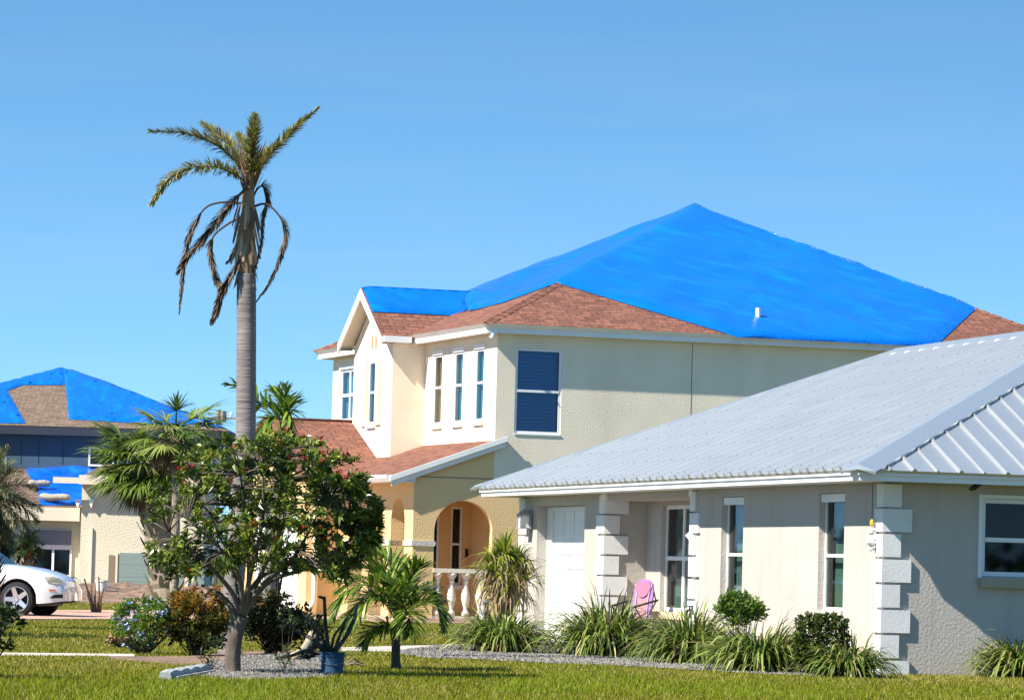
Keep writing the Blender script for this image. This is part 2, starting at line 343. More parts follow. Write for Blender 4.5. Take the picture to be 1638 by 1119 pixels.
# soffit, fascia
ring_rect = (0, GW, -.03, GL)
mb = MB(); ring(mb, ring_rect, [(.0, WT - .03), (.555, WT - .03), (.555, WT - .01), (0, WT - .01)]); mb.build('soffit', WHITE, HG)
mb = MB(); ring(mb, ring_rect, [(.53, 2.362), (.555, 2.362), (.56, 2.43), (.585, 2.43), (.585, 2.483), (.53, 2.483)]); mb.build('fascia', WHITE, HG)
# roof: ribbed metal on four slopes, real ribs
E_ = .605; SL = 5 / 12; EZ = 2.492
bx0, bx1, ay0, ay1 = -E_, GW + E_, -E_ - .04, GL + E_ + .18
half = (bx1 - bx0) / 2; RB = (bx0 + bx1) / 2; RZ = EZ + SL * half; RA0, RA1 = ay0 + half, ay1 - half
c00, c10, c11, c01 = Vector((bx0, ay0, EZ)), Vector((bx1, ay0, EZ)), Vector((bx1, ay1, EZ)), Vector((bx0, ay1, EZ))
p0, p1 = Vector((RB, RA0, RZ)), Vector((RB, RA1, RZ))
def ribbed(mb, sc, a, b, tl, tr, step, hgt, wid):
    """slope with eave a->b and top tl->tr (tl over a): pans plus ribs running up the slope; screws into sc"""
    eave = b - a; Ln = eave.length; ed = eave / Ln; n = eave.cross(tl - a).normalized()
    if n.z < 0: n = -n
    us = n.cross(ed); us = us if us.z > 0 else -us
    H = (tl - a).dot(us); L0 = (tl - a).dot(ed); L1 = (tr - a).dot(ed)
    mb.slab([a, b, tr, tl] if (tr - tl).length > .01 else [a, b, tl], .03, n)
    k = 0; x = step * .4
    while x < Ln - .05:
        top = H
        if x < L0: top = H * x / L0
        elif x > L1: top = H * (Ln - x) / (Ln - L1)
        big = (k % 2 == 0); ww = wid * (1.25 if big else .7); hh = hgt * (1.0 if big else .7)
        if top > .12:
            o = a + ed * x - us * .012; t = a + ed * x + us * (top - .03)
            q = [o - ed * ww, o - ed * ww * .45 + n * hh, o + ed * ww * .45 + n * hh, o + ed * ww]; r = [p - o + t for p in q]
            for i in range(3): mb.face([q[i], q[i + 1], r[i + 1], r[i]])
            mb.face(q); mb.face(r[::-1])
            y = .12
            while y < top - .1:
                c = a + ed * (x + ww * .62) + us * y + n * (hh + .004); s = .007
                sc.tube([c - n * .006, c + n * .006], [s, s * .6], 5); y += .61
        x += step; k += 1
rf, scw = MB(), MB()
ribbed(rf, scw, c01, c00, p1, p0, .305, .06, .05)         # long slope over the lit front
ribbed(rf, scw, c00, c10, p0, p0, .305, .034, .026)         # hip end facing the street
ribbed(rf, scw, c10, c11, p0, p1, .305, .03, .034); ribbed(rf, scw, c11, c01, p1, p1, .305, .03, .034)
roofG = rf.build('roof', METAL, HG); scw.build('screws', SCREW, roofG)
caps = MB()
def cap(mb, a, b, nl, nr, wd, lift):
    """folded cap strip along a->b lying on planes with normals nl, nr"""
    d = (b - a).normalized(); sl_ = nl.cross(d); sr = nr.cross(d)
    sl_ = sl_ if sl_.z < 0 else -sl_; sr = sr if sr.z < 0 else -sr
    A = a + Vector((0, 0, lift + .02)); B = b + Vector((0, 0, lift + .02))
    for s, nn in ((sl_, nl), (sr, nr)):
        for X in (a, b): mb.face([X, X + Vector((0, 0, lift + .02)), X + s.normalized() * wd + nn * lift, X + s.normalized() * wd])
        e0, e1 = a + s.normalized() * wd + nn * lift, b + s.normalized() * wd + nn * lift
        mb.face([A, B, e1, e0]); mb.face([e0, e1, e1 - nn * (lift - .005), e0 - nn * (lift - .005)])
nA = Vector((-SL, 0, 1)).normalized(); nB = Vector((0, -SL, 1)).normalized(); nC = Vector((SL, 0, 1)).normalized(); nD = Vector((0, SL, 1)).normalized()
cap(caps, c00, p0, nA, nB, .24, .042); cap(caps, c10, p0, nB, nC, .24, .042); cap(caps, c01, p1, nA, nD, .16, .042); cap(caps, c11, p1, nD, nC, .16, .042); cap(caps, p0, p1, nA, nC, .2, .05)
caps.build('ridge_cap', CAPM, roofG)
# quoins: every stone its own piece
QS = [(2.055, 2.335, 0), (1.745, 2.03, 1), (1.432, 1.72, 0), (1.117, 1.405, 1), (.808, 1.09, 0), (.498, .782, 1), (.19, .472, 0), (-.02, .165, 1)]
QS = [(2.06, 2.34, 0), (1.755, 2.035, 1), (1.445, 1.725, 0), (1.135, 1.415, 1), (.825, 1.105, 0), (.515, .795, 1), (.205, .485, 0), (-.02, .175, 1)]
def quoin(za, zb, ax, ay, corner_a, sgn, th=.04, a_sign=1, bside=True):
    mb = MB(); c = corner_a
    P = [(-th, -th * sgn), (ax if bside else 0, -th * sgn), (ax if bside else 0, 0), (0, 0), (0, ay * sgn), (-th, ay * sgn)]
    P = [(x, c + y * 1) for x, y in P]
    lo = [(x, y, za) for x, y in P]; hi = [(x, y, zb) for x, y in P]; n = len(P)
    for i in range(n): mb.face([lo[i], lo[(i + 1) % n], hi[(i + 1) % n], hi[i]])
    for quad in ((0, 1, 2, 3), (0, 3, 4, 5)): mb.face([hi[k] for k in quad]); mb.face([lo[k] for k in quad][::-1])
    return mb.build('quoin', QUOIN, HG)
for za, zb, wide in QS:
    w1, w2 = (.345, .20) if wide else (.205, .13)
    quoin(za, zb, w1, w2 + .06, 0, 1)                                   # street corner
    quoin(za, zb, (.21 if wide else .35), (.40 if wide else .26), 12.066, 1)     # left corner of the entry recess
    mb = MB(); aw = .36 if wide else .2; mb.box(-.04, 0, 7.733 - aw, 7.733, za, zb); mb.box(-.04, .3, 7.734, 7.77, za, zb); mb.build('quoin', QUOIN, HG)
    mb = MB(); mb.box(-.04, 0, GL - (.45 if wide else .3), GL + .04, za, zb); mb.build('quoin', QUOIN, HG)
# windows
for ua, ub in ((1.45, 2.41), (5.477, 6.432)):
    f = window(HG, A_O, A_U, A_N, ua + .005, ub - .005, .755, 2.245, .085, PANE, (.47,), (), .04, CURTAIN, WHITE, bd=.12)
    mb = MB(); mb.fbox(A_O, A_U, A_N, ua + .01, ub - .01, -.082, -.02, 2.14, 2.243); mb.build('shutter_box', WHITE, f)
    mb = MB(); mb.fbox(A_O, A_U, A_N, ua - .03, ub + .03, -.06, .035, .70, .752); mb.build('sill', STUCCO_G, f)
f = window(HG, (.655, 0, 0), UY, -UX, 8.61, 11.31, .605, 2.2, .07, PANE, (.5,), (.31, .667), .06, CURTAIN, WHITE, bd=.12, name='sliding_window')
mb = MB(); mb.fbox((.655, 0, 0), UY, -UX, 8.3, 11.6, .0, .20, .50, .60); mb.build('sill', mat('sand sill', (.62, .50, .32), .8), f)
f = window(HG, B_O, B_U, B_N, 1.285, 3.398, 1.243, 2.203, .03, PANE_B, (.47,), (), .055, DARK, FRAME, label='dark street-side window with deep sand-coloured sill', bd=.15)
mb = MB(); mb.fbox(B_O, B_U, B_N, 1.25, 3.44, .0, .09, 1.10, 1.215); mb.build('sill', mat('sill stone', (.36, .31, .23), .85), f)
mb = MB()
for r_ in ((1.283 - .05, 1.283, 1.22, 2.25), (3.4, 3.45, 1.22, 2.25), (1.283, 3.4, 2.205, 2.25)): mb.fbox(B_O, B_U, B_N, r_[0], r_[1], .001, .03, r_[2], r_[3])
mb.build('trim', FRAME, f)
# garage door with raised panels
mb = MB(); gd = .217; mb.fbox(A_O, A_U, A_N, 13.23, 15.985, -gd - .06, -gd, .03, 2.2)
for row in range(4):
    z = .07 + row * .535
    mb.fbox(A_O, A_U, A_N, 13.3, 15.7, -gd, -gd + .004, z + .02, z + .505)
    for c_ in range(4):
        u = 13.36 + c_ * .585; mb.fbox(A_O, A_U, A_N, u, u + .5, -gd + .004, -gd + .018, z + .07, z + .26); mb.fbox(A_O, A_U, A_N, u, u + .5, -gd + .004, -gd + .018, z + .29, z + .46)
gdo = mb.build('garage_door', WHITE, HG)
mb = MB(); mb.fbox(A_O, A_U, A_N, 15.74, 15.984, -gd + .001, -gd + .05, .03, 2.2); mb.fbox(A_O, A_U, A_N, 13.24, 15.739, -gd + .02, -gd + .05, 2.13, 2.2); mb.build('door_frame', FRAME, gdo)
# brackets under the eave beside the entry
for a_ in (12.1, 7.72, 16.9):
    mb = MB(); mb.box(-.05, .1, a_ - .08, a_ + .08, 2.27, 2.368); mb.build('beam_end', WHITE, HG)
mb = MB(); mb.tube([(1.05 - .02, -.40, 2.36), (1.05, -.40, 2.335)], [.11, .09], 10); mb.build('soffit_light', BLACK, HG)

# wall lamp beside the garage
t = empty('wall_lamp', Gw(-.0, 16.33, 1.86), G_ROT, 'small lantern with frosted glass on beige wall left of the white garage door', 'lamp')
mb = MB(); mb.box(-.02, -.001, -.09, .09, -.02, .30); mb.box(-.15, -.02, -.035, .035, .26, .285); mb.build('backplate', mat('lamp grey metal', (.30, .31, .34), .5), t)
mb = MB()
for x, y in ((-.21, -.10), (-.05, -.10), (-.21, .10), (-.05, .10)): mb.box(x - .012, x + .012, y - .012, y + .012, 0, .20)
mb.box(-.225, -.035, -.115, .115, -.02, .0); P = [(-.235, -.125, .20), (-.025, -.125, .20), (-.025, .125, .20), (-.235, .125, .20)]
for i in range(4): mb.face([P[i], P[(i + 1) % 4], (-.13, 0, .31)])
mb.face(P); mb.build('cage', mat('lamp grey metal', (.3, .31, .34), .5), t)
mb = MB(); mb.box(-.195, -.065, -.085, .085, .002, .198); mb.build('lamp_glass', mat('frosted glass', (.75, .75, .72), .5), t)
# hanging shell ornament at the street corner
t = empty('hanging_ornament', Gw(-.085, .22, 2.36), G_ROT, 'white shell ornament on a thin cord hanging from the eave by the quoin corner', 'ornament')
mb = MB(); mb.tube([(0, 0, 0), (0, 0, -.52)], .004, 5); mb.build('cord', BLACK, t)
mb = MB(); rg = random.Random(3)
for z, r_ in ((-.60, .055), (-.68, .075), (-.75, .07), (-.81, .05)):
    for k in range(3): mb.ell((rg.uniform(-.04, .04), rg.uniform(-.04, .04), z + rg.uniform(-.02, .02)), (r_ * .8, r_ * .8, r_ * .55), 8, 5, .15, rg)
mb.build('shell', mat('shell white', (.75, .74, .70), .5), t)
mb = MB(); mb.ell((0, 0, -.50), (.03, .03, .05), 8, 5); mb.build('bead', mat('yellow bead', (.6, .4, .05), .5), t)
# fabric shade sticking out beside the entry
t = empty('fabric_pennant', Gw(.0, 7.80, 1.72), G_ROT, 'small pale triangular fabric pennant at the right side of the entry recess', 'pennant')
mb = MB(); mb.tube([(.05, -.02, .14), (.05, .02, -.16)], .008, 6); mb.build('rod', FRAME, t)
mb = MB(); mb.slab([(.05, 0, .13), (.02, .36, .0), (.06, .24, -.06), (.05, .02, -.15)], .006, (-1, 0, 0)); mb.build('cloth', mat('pale cloth', (.55, .56, .58), .8, bump=(10, .02)), t)
# garden tap
t = empty('garden_tap', Gw(-.02, 7.55, .0), G_ROT, 'dark metal garden tap on a pipe by the right entry quoins', 'tap')
mb = MB(); mb.tube([(-.06, 0, 0), (-.06, 0, .60)], .018, 8); mb.build('pipe', mat('pvc', (.7, .7, .68), .5), t)
mb = MB(); mb.tube([(-.06, .12, .52), (-.06, .12, .62), (-.06, .08, .66), (-.06, -.10, .66)], .018, 8); mb.tube([(-.06, -.10, .66), (-.10, -.16, .62), (-.10, -.16, .55)], .016, 8); mb.tube([(-.06, -.02, .66), (-.06, -.02, .72)], .012, 6); mb.box(-.09, -.03, -.07, .03, .715, .73); mb.build('valve', BLACK, t)
# ================================================================== YELLOW TWO-STOREY HOUSE
HY = empty('two_storey_house', Y_O, Y_ROT, 'yellow stucco two storey house with arched porch and red brown shingle roof', 'house')
YB, YA, YZ = 13.7, 13.1, 6.30
mb = MB()
Bf = (Vector((0, 0, 0)), UX, -UY)
wall(mb, *Bf, 0, YB, 3.1, YZ, [(.43, 1.49, 4.12, 5.97)], .09)
Af = (Vector((0, 0, 0)), UY, -UX)
wall(mb, *Af, 0, 5.3, 3.0, YZ, [(.86, 1.47, 4.40, 5.98), (2.39, 3.02, 4.40, 5.98), (3.93, 4.57, 4.40, 5.98)], .10)
wall(mb, (0, 5.3, 0), UX, -UY, -.78, 0, 3.2, YZ)                                      # bay side
wall(mb, (-.78, 0, 0), UY, -UX, 5.3, 8.5, 3.2, YZ, [(6.59, 7.19, 4.46, 5.92)], .10)   # bay front
mb.face([(-.78, 5.3, YZ), (-.78, 8.5, YZ), (-.78, 6.9, 7.42)])
wall(mb, (0, 8.5, 0), UX, UY, -.78, 0, 3.2, YZ)
wall(mb, *Af, 8.5, YA, 3.0, YZ, [(10.75, 12.3, 4.68, 5.96)], .10)
wall(mb, (YB, 0, 0), UY, UX, 0, YA, 0, YZ); wall(mb, (0, YA, 0), UX, UY, 0, YB, 0, YZ)
# porch: front arches, inner walls, ceiling
mb.build('wall', STUCCO_Y, HY)
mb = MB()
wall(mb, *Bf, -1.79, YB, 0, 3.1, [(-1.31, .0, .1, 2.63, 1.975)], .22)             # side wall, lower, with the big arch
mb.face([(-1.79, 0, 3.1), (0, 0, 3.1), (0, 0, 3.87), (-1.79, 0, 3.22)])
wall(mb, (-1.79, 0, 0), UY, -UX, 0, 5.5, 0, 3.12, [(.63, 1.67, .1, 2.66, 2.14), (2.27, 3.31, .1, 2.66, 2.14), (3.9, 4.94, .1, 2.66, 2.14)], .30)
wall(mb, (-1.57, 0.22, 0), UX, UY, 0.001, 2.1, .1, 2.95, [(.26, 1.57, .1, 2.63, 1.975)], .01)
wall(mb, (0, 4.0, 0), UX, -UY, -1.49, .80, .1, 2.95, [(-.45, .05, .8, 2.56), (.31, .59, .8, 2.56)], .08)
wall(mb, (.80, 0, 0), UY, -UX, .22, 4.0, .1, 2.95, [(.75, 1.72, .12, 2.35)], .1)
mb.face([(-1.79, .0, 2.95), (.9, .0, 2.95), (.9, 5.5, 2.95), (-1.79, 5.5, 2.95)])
mb.build('porch_wall', STUCCO_BOUNCE, HY)
# wing towards the street side
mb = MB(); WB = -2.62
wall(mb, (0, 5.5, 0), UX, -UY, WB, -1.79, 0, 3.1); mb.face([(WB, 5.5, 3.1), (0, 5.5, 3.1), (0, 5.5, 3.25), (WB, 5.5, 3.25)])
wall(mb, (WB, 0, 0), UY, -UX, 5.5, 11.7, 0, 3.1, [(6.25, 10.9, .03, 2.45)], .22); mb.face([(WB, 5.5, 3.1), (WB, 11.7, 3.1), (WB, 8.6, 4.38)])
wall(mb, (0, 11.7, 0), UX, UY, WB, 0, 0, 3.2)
mb.build('wing_wall', STUCCO_BOUNCE, HY)
mb = MB(); mb.box(WB + .2, WB + .26, 6.25, 10.9, .03, 2.45)
for r_ in range(4):
    for c_ in range(6): mb.box(WB + .185, WB + .2, 6.35 + c_ * .76, 7.02 + c_ * .76, .12 + r_ * .6, .55 + r_ * .6)
mb.build('garage_door', WHITE, HY)
# bands on the porch pillars
mb = MB()
for u0_, u1_ in ((-.03, .63), (1.67, 2.27), (3.31, 3.9)): mb.box(-1.82, -1.48, u0_, u1_ + .0, 1.63, 1.745)
mb.box(-1.479, -1.29, -.03, .24, 1.632, 1.743)
mb.build('pillar_band', mat('grey white band', (.55, .52, .46), .8, bump=(20, .01)), HY)
mb = MB(); mb.box(-1.785, 0, -.006, .0, 3.105, 3.125); mb.box(4.5, 4.515, -.004, .0, 3.1, 6.25); mb.build('control_joint', mat('dark joint', (.20, .17, .12), .9), HY)  # control joints drawn as thin dark strips
# windows
window(HY, *Bf, .432, 1.488, 4.122, 5.968, .02, PANE_D, (.50,), (), .055, BLIND, FRAME, (.0, .02, .03), FRAME, label='large side window with lowered blind painted in the blue of the reflected sky')
for i, (a0, a1) in enumerate(((.862, 1.468), (2.392, 3.018), (3.932, 4.568))):
    f = window(HY, *Af, a0, a1, 4.402, 5.978, .0, PANE, (.53,), (), .05, BLIND_BAY if i == 2 else BLIND, WHITE, (.05, .05, .10), STUCCO_Y)
    mb = MB(); mb.fbox(*Af, a0 - .07, a1 + .07, .002, .04, 5.98, 6.08); mb.build('head_trim', WHITE, f)
BA = (Vector((-.78, 0, 0)), UY, -UX)
f = window(HY, *BA, 6.592, 7.188, 4.462, 5.918, .0, PANE, (.5,), (), .05, BLIND, WHITE, (.04, .06, .10), WHITE)
for u0_, u1_ in ((6.13, 6.53), (7.25, 7.65)):
    mb = MB(); mb.fbox(*BA, u0_, u1_, .002, .05, 4.42, 5.94)
    for k in range(3): mb.fbox(*BA, u0_ + .05, u1_ - .05, .05, .062, 4.47 + k * .49, 4.47 + k * .49 + .42)
    mb.build('shutter', mat('cream shutter paint', (.78, .68, .48), .6), HY)
window(HY, *Af, 10.752, 12.298, 4.682, 5.958, .0, PANE, (.5,), (.5,), .07, BLIND, WHITE)
mb = MB(); mb.fbox(*Af, 10.65, 12.4, .002, .05, 5.96, 6.05); mb.build('head_trim', WHITE, HY)
for u in (6.68, 6.98):
    mb = MB(); mb.fbox(*BA, u - .06, u + .06, .001, .02, 6.22, 6.50); mb.build('gable_vent', mat('vent tan', (.42, .30, .16), .7), HY)
Ef = (Vector((0, 4.0, 0)), UX, -UY)
window(HY, *Ef, -.448, .048, .802, 2.558, .02, PANE_D, (.52,), (), .05, DARK, WHITE, (.04, .06, .1), WHITE)
window(HY, *Ef, .312, .588, .802, 2.558, .02, PANE_D, (.52,), (), .05, DARK, WHITE, (.04, .06, .1), WHITE)
mb = MB(); mb.box(.90, .94, .76, 1.71, .12, 2.34); dr = mb.build('front_door', mat('brown door', (.16, .07, .035), .5), HY); mb = MB(); mb.tube([(.86, 1.6, 1.1), (.86, 1.6, 1.25)], .015, 6); mb.build('handle', BLACK, dr)
mb = MB(); mb.fbox(*Ef, .665, .72, .001, .06, 1.42, 1.62); mb.build('doorbell_panel', BLACK, HY)
# roofs
mb = MB(); pk = Vector((7.0, 6.6, 9.9)); q = .40; ez = 6.45
q2 = .345
C4 = [Vector((-q, -q2, ez)), Vector((14.1, -q2, ez)), Vector((14.1, 13.5, ez)), Vector((-q, 13.5, ez))]
for i in range(4): mb.face([C4[i], C4[(i + 1) % 4], pk])
roofY = mb.build('roof', SH_R, HY, uv=True)
for i in range(4):
    mb = MB(); d = (pk - C4[i]) * .9; n = 32
    for k in range(n):
        a, b = C4[i] + d * (k / n), C4[i] + d * (min(n, k + 1.15) / n); sd = d.cross(Vector((0, 0, 1))).normalized() * .13
        mb.face([a + Vector((0, 0, .035)), b + Vector((0, 0, .02)), b + sd + Vector((0, 0, -.045)), a + sd + Vector((0, 0, -.03))]); mb.face([a + Vector((0, 0, .035)), b + Vector((0, 0, .02)), b - sd + Vector((0, 0, -.045)), a - sd + Vector((0, 0, -.03))])
    mb.build('hip_shingles', SH_R, roofY, uv=True)
mb = MB(); ring(mb, (0, YB, .055, YA), [(.28, 6.255), (.315, 6.255), (.315, 6.36), (.40, 6.45), (.38, 6.452), (.28, 6.37)]); mb.build('fascia', WHITE, HY)
mb = MB(); ring(mb, (0, YB, .055, YA), [(0, 6.275), (.30, 6.275), (.30, 6.285), (0, 6.285)]); mb.build('soffit', WHITE, HY)
mb = MB(); mb.lathe((-.18, -.2, 6.13), [(.03, 0), (.06, .02), (.07, .07), (.07, .125)], 12); mb.build('soffit_lamp', WHITE, HY)
# gable over the bay
GZ, GE, GA, gb0 = 7.60, 6.40, 6.9, -1.12
mb = MB(); hw_ = 1.80
for s in (-1, 1):
    e0, e1 = Vector((gb0, GA + s * hw_, GE)), Vector((2.2, GA + s * hw_, GE)); t0, t1 = Vector((gb0, GA, GZ)), Vector((2.2, GA, GZ))
    nn = Vector((0, s * (GZ - GE), hw_)).normalized(); mb.slab([e0, e1, t1, t0], .05, nn)
mb.build('gable_roof', SH_R, HY, uv=True)
mb = MB()
for s in (-1, 1):      # rake boards and boarded soffit
    A, B = Vector((gb0 - .02, GA + s * (hw_ + .02), GE - .02)), Vector((gb0 - .02, GA, GZ - .02)); dn = Vector((0, 0, -.22)); 
    mb.hexa([A + dn, A + dn + Vector((.04, 0, 0)), B + dn + Vector((.04, 0, 0)), B + dn, A, A + Vector((.04, 0, 0)), B + Vector((.04, 0, 0)), B])
mb.build('rake_board', WHITE, HY)
mb = MB()
for s in (-1, 1):
    mb.face([(gb0 + .02, GA + s * hw_, GE - .17), (-.78, GA + s * hw_, GE - .17), (-.78, GA, GZ - .19), (gb0 + .02, GA, GZ - .19)])
    mb.face([(gb0 + .02, GA + s * 1.6, GE - .171), (gb0 + .02, GA + s * hw_, GE - .171), (-.78, GA + s * hw_, GE - .171), (-.78, GA + s * 1.6, GE - .171)])
mb.build('gable_soffit', SOFFIT, HY)
mb = MB(); mb.box(gb0 + .03, -.43, GA - hw_ - .12, GA - hw_ - .02, 6.27, 6.41); mb.box(gb0 + .04, -.44, GA - hw_ - .02, GA - hw_ + .2, 6.262, 6.275); mb.build('gutter', WHITE, HY)
mb = MB(); mb.box(gb0 + .03, -.43, GA + hw_ + .02, GA + hw_ + .12, 6.27, 6.41); mb.build('gutter', WHITE, HY)
# porch shed roof, wing roof
mb = MB()
sh = lambda b: 3.95 + .36 * b
mb.slab([(-2.36, -.14, sh(-2.36)), (.0, -.14, sh(.0)), (.0, 7.2, sh(.0)), (-2.36, 7.2, sh(-2.36))], .06, Vector((-.36, 0, 1)).normalized())
mb.slab([(0, -.14, sh(0)), (.2, -.14, sh(.2)), (.2, -.005, sh(.2)), (0, -.005, sh(0))], .06, Vector((-.36, 0, 1)).normalized())
mb.build('porch_roof', SH_R, HY, uv=True)
mb = MB(); wz = lambda a: 4.57 - .41 * abs(8.6 - a)
mb.slab([(-2.95, 5.05, wz(5.05)), (0, 5.05, wz(5.05)), (0, 8.6, 4.57), (-2.95, 8.6, 4.57)], .06, Vector((0, -.41, 1)).normalized())
mb.slab([(-2.95, 8.6, 4.57), (0, 8.6, 4.57), (0, 12.2, wz(12.2)), (-2.95, 12.2, wz(12.2))], .06, Vector((0, .41, 1)).normalized())
mb.build('wing_roof', SH_R, HY, uv=True)
mb = MB(); mb.box(-2.95, 0, 8.52, 8.68, 4.57, 4.60); mb.build('wing_ridge', SH_R, HY, uv=True)
mb = MB()
def beam(mb, A, B, y0, y1, h): A, B = Vector(A), Vector(B); D = Vector((0, 0, -h)); mb.hexa([Vector((A.x, y0, A.z)) + D, Vector((B.x, y0, B.z)) + D, Vector((B.x, y1, B.z)) + D, Vector((A.x, y1, A.z)) + D, Vector((A.x, y0, A.z)), Vector((B.x, y0, B.z)), Vector((B.x, y1, B.z)), Vector((A.x, y1, A.z))])
beam(mb, (-2.33, 0, sh(-2.33) - .09), (.22, 0, sh(.22) - .08), -.13, -.09, .13); beam(mb, (-2.38, 0, sh(-2.38) + .01), (.24, 0, sh(.24) + .01), -.185, -.131, .11)
mb.build('rake_trim', WHITE, HY)
mb = MB()
for s, (y0, y1) in enumerate(((-.16, 5.0),)):
    P = [(-2.33, 2.98), (-2.40, 2.98), (-2.46, 3.06), (-2.47, 3.13), (-2.33, 3.13)]
    for i in range(5): a, b = P[i], P[(i + 1) % 5]; mb.face([(a[0], y0, a[1]), (b[0], y0, b[1]), (b[0], y1, b[1]), (a[0], y1, a[1])])
    mb.face([(x, y0, z) for x, z in P]); mb.face([(x, y1, z) for x, z in P])
mb.build('gutter', WHITE, HY)
mb = MB(); mb.box(-2.33, -1.79, -.08, 5.5, 3.0, 3.02); mb.box(-2.3, -1.78, -.08, .0, 2.98, 3.13); mb.build('porch_soffit', WHITE, HY)
mb = MB(); mb.tube([(-2.36, 4.9, 3.0), (-2.36, 5.2, 2.8), (-2.45, 5.42, 2.55), (-2.45, 5.42, .38), (-2.50, 5.41, .26), (-2.62, 5.38, .16)], .055, 8); mb.build('downspout', WHITE, HY)
# balustrade in the arch
mb = MB(); mb.box(-1.312, .0, -.02, .2, 1.075, 1.165); mb.box(-1.312, 0, .02, .16, .10, .15); bal = mb.build('balustrade', STUCCO_Y, HY)
for bx in (-1.18, -.86, -.54, -.22):
    mb = MB(); mb.lathe((bx, .09, .152), [(.085, 0), (.085, .09), (.06, .11), (.05, .16), (.075, .24), (.10, .36), (.09, .48), (.055, .62), (.045, .70), (.065, .72), (.065, .745), (.05, .76), (.085, .84), (.11, .86), (.11, .92)], 14); mb.build('baluster', STUCCO_Y, bal, smooth=True)
mb = MB(); mb.tube([(6.2, .4, 6.72), (6.2, .4, 7.12)], .055, 10); mb.build('vent_pipe', FRAME, roofY)

# ---- tarpaulins: sheets laid over the roofs (things of their own)
def sheet(name, polys, material, amp, scale, label, cat='tarpaulin', cuts=5, lift=None):
    bm = bmesh.new()
    for pts, n, off in polys:
        n = Vector(n).normalized(); vs_ = [bm.verts.new(Vector(p) + n * off) for p in pts]; bm.faces.new(vs_)
    bmesh.ops.triangulate(bm, faces=bm.faces[:])
    for k in range(cuts): bmesh.ops.subdivide_edges(bm, edges=[e for e in bm.edges if e.calc_length() > .28], cuts=1); bmesh.ops.triangulate(bm, faces=bm.faces[:])
    bmesh.ops.remove_doubles(bm, verts=bm.verts[:], dist=.004)
    bm.normal_update()
    for v in bm.verts:
        n = v.normal if v.normal.z > 0 else -v.normal; c = Vector((v.co.x * scale[0], v.co.y * scale[1], v.co.z * scale[2]))
        if lift: v.co.z += lift(v.co)
        if v.is_boundary: v.co.z -= polys[0][2] - .02
        else: v.co += n * amp * (noise.noise(c) + .5 * noise.noise(c * 2.3) + .5)
    me = bpy.data.meshes.new(name); bm.to_mesh(me); bm.free(); me.materials.append(material); me.polygons.foreach_set('use_smooth', [True] * len(me.polygons))
    o = bpy.data.objects.new(name, me); COL.objects.link(o); tag(o, label, cat); return o
nB_ = Vector((0, -(9.9 - ez) / 7.0, 1)).normalized(); nA_ = Vector((-(9.9 - ez) / 7.4, 0, 1)).normalized()
def onB(b, a): return Vector((b, a, ez + (a + q2) * (pk.z - ez) / (pk.y + q2)))
def onA(b, a): return Vector((b, a, ez + (b + q) * (pk.z - ez) / (pk.x + q)))
hip = lambda t: C4[0].lerp(pk, t); hipR = lambda t: C4[1].lerp(pk, t); hipL = lambda t: C4[3].lerp(pk, t)
H0 = hip(.318)
polyB = [H0, pk, hipR(.285), Vector((10.25, -q2, ez)), Vector((5.15, -q2 + .02, ez + .01))]
tail = [Vector((5.15, -q2 + .02, ez + .01)), Vector((10.25, -q2, ez)), Vector((10.2, -q2 - .05, ez - .085)), Vector((5.4, -q2 - .05, ez - .075))]
vl = onA(.80, 6.9)
polyA = [pk, H0, onA(1.05, 2.9), onA(.80, 4.6), onA(1.0, 5.6), Vector((1.75, 6.9, 7.62)), onA(1.6, 9.6), hipL(.25), hipL(.5), hipL(.78)]
ty = sheet('roof_tarpaulin', [(polyB, (0, 0, 1), .06), (tail, (0, 0, 1), .06), (polyA, (0, 0, 1), .06), ([pk, hipR(.285), hipR(.285) + Vector((0, 1.5, 0)), C4[2].lerp(pk, .88)], (0, 0, 1), .06), ([pk, hipL(.78), hipL(.5), hipL(.25), hipL(.25) + Vector((1.5, 0, 0)), C4[2].lerp(pk, .88)], (0, 0, 1), .06)], TARP, .055, (.9, .9, 1.2), 'huge bright blue tarpaulin stretched over the hipped roof of the yellow house',
    lift=lambda c: .30 * math.exp(-((c.x - 1.15) / .55) ** 2 - ((c.y - 6.0) / .9) ** 2))
ty.location = Y_O; ty.rotation_euler = (0, 0, Y_ROT)
ng = Vector((0, -(GZ - GE), hw_)).normalized()
tz = lambda a: GZ - (GZ - GE) * abs(a - GA) / hw_
tg = sheet('gable_tarpaulin', [([(gb0 + .02, GA, GZ), (1.9, GA, GZ), (1.35, 5.98, tz(5.98)), (gb0 + .02, 5.98, tz(5.98))], (0, 0, 1), .06), ([(gb0 + .02, GA, GZ), (1.9, GA, GZ), (1.35, 7.9, tz(7.9)), (gb0 + .02, 7.9, tz(7.9))], (0, 0, 1), .06)], TARP, .03, (.8, .8, 1.2), 'narrow blue tarpaulin over the ridge of the small gable on the yellow house')
mb = MB(); n = 14; top = []; bot = []
for i in range(n + 1):
    t = i / n; b_, a_ = .72 + 1.0 * t, 5.35 + 1.4 * t; top.append(onA(b_, a_) + Vector((0, 0, .04 + .26 * math.sin(math.pi * t) ** .7))); bot.append(onA(b_ + .30, a_ - .1) + Vector((0, 0, .012)))
for i in range(n): mb.face([top[i], bot[i], bot[i + 1], top[i + 1]])
fo = mb.build('loose_fold', TARP2, ty)
tg.location = Y_O; tg.rotation_euler = (0, 0, Y_ROT)
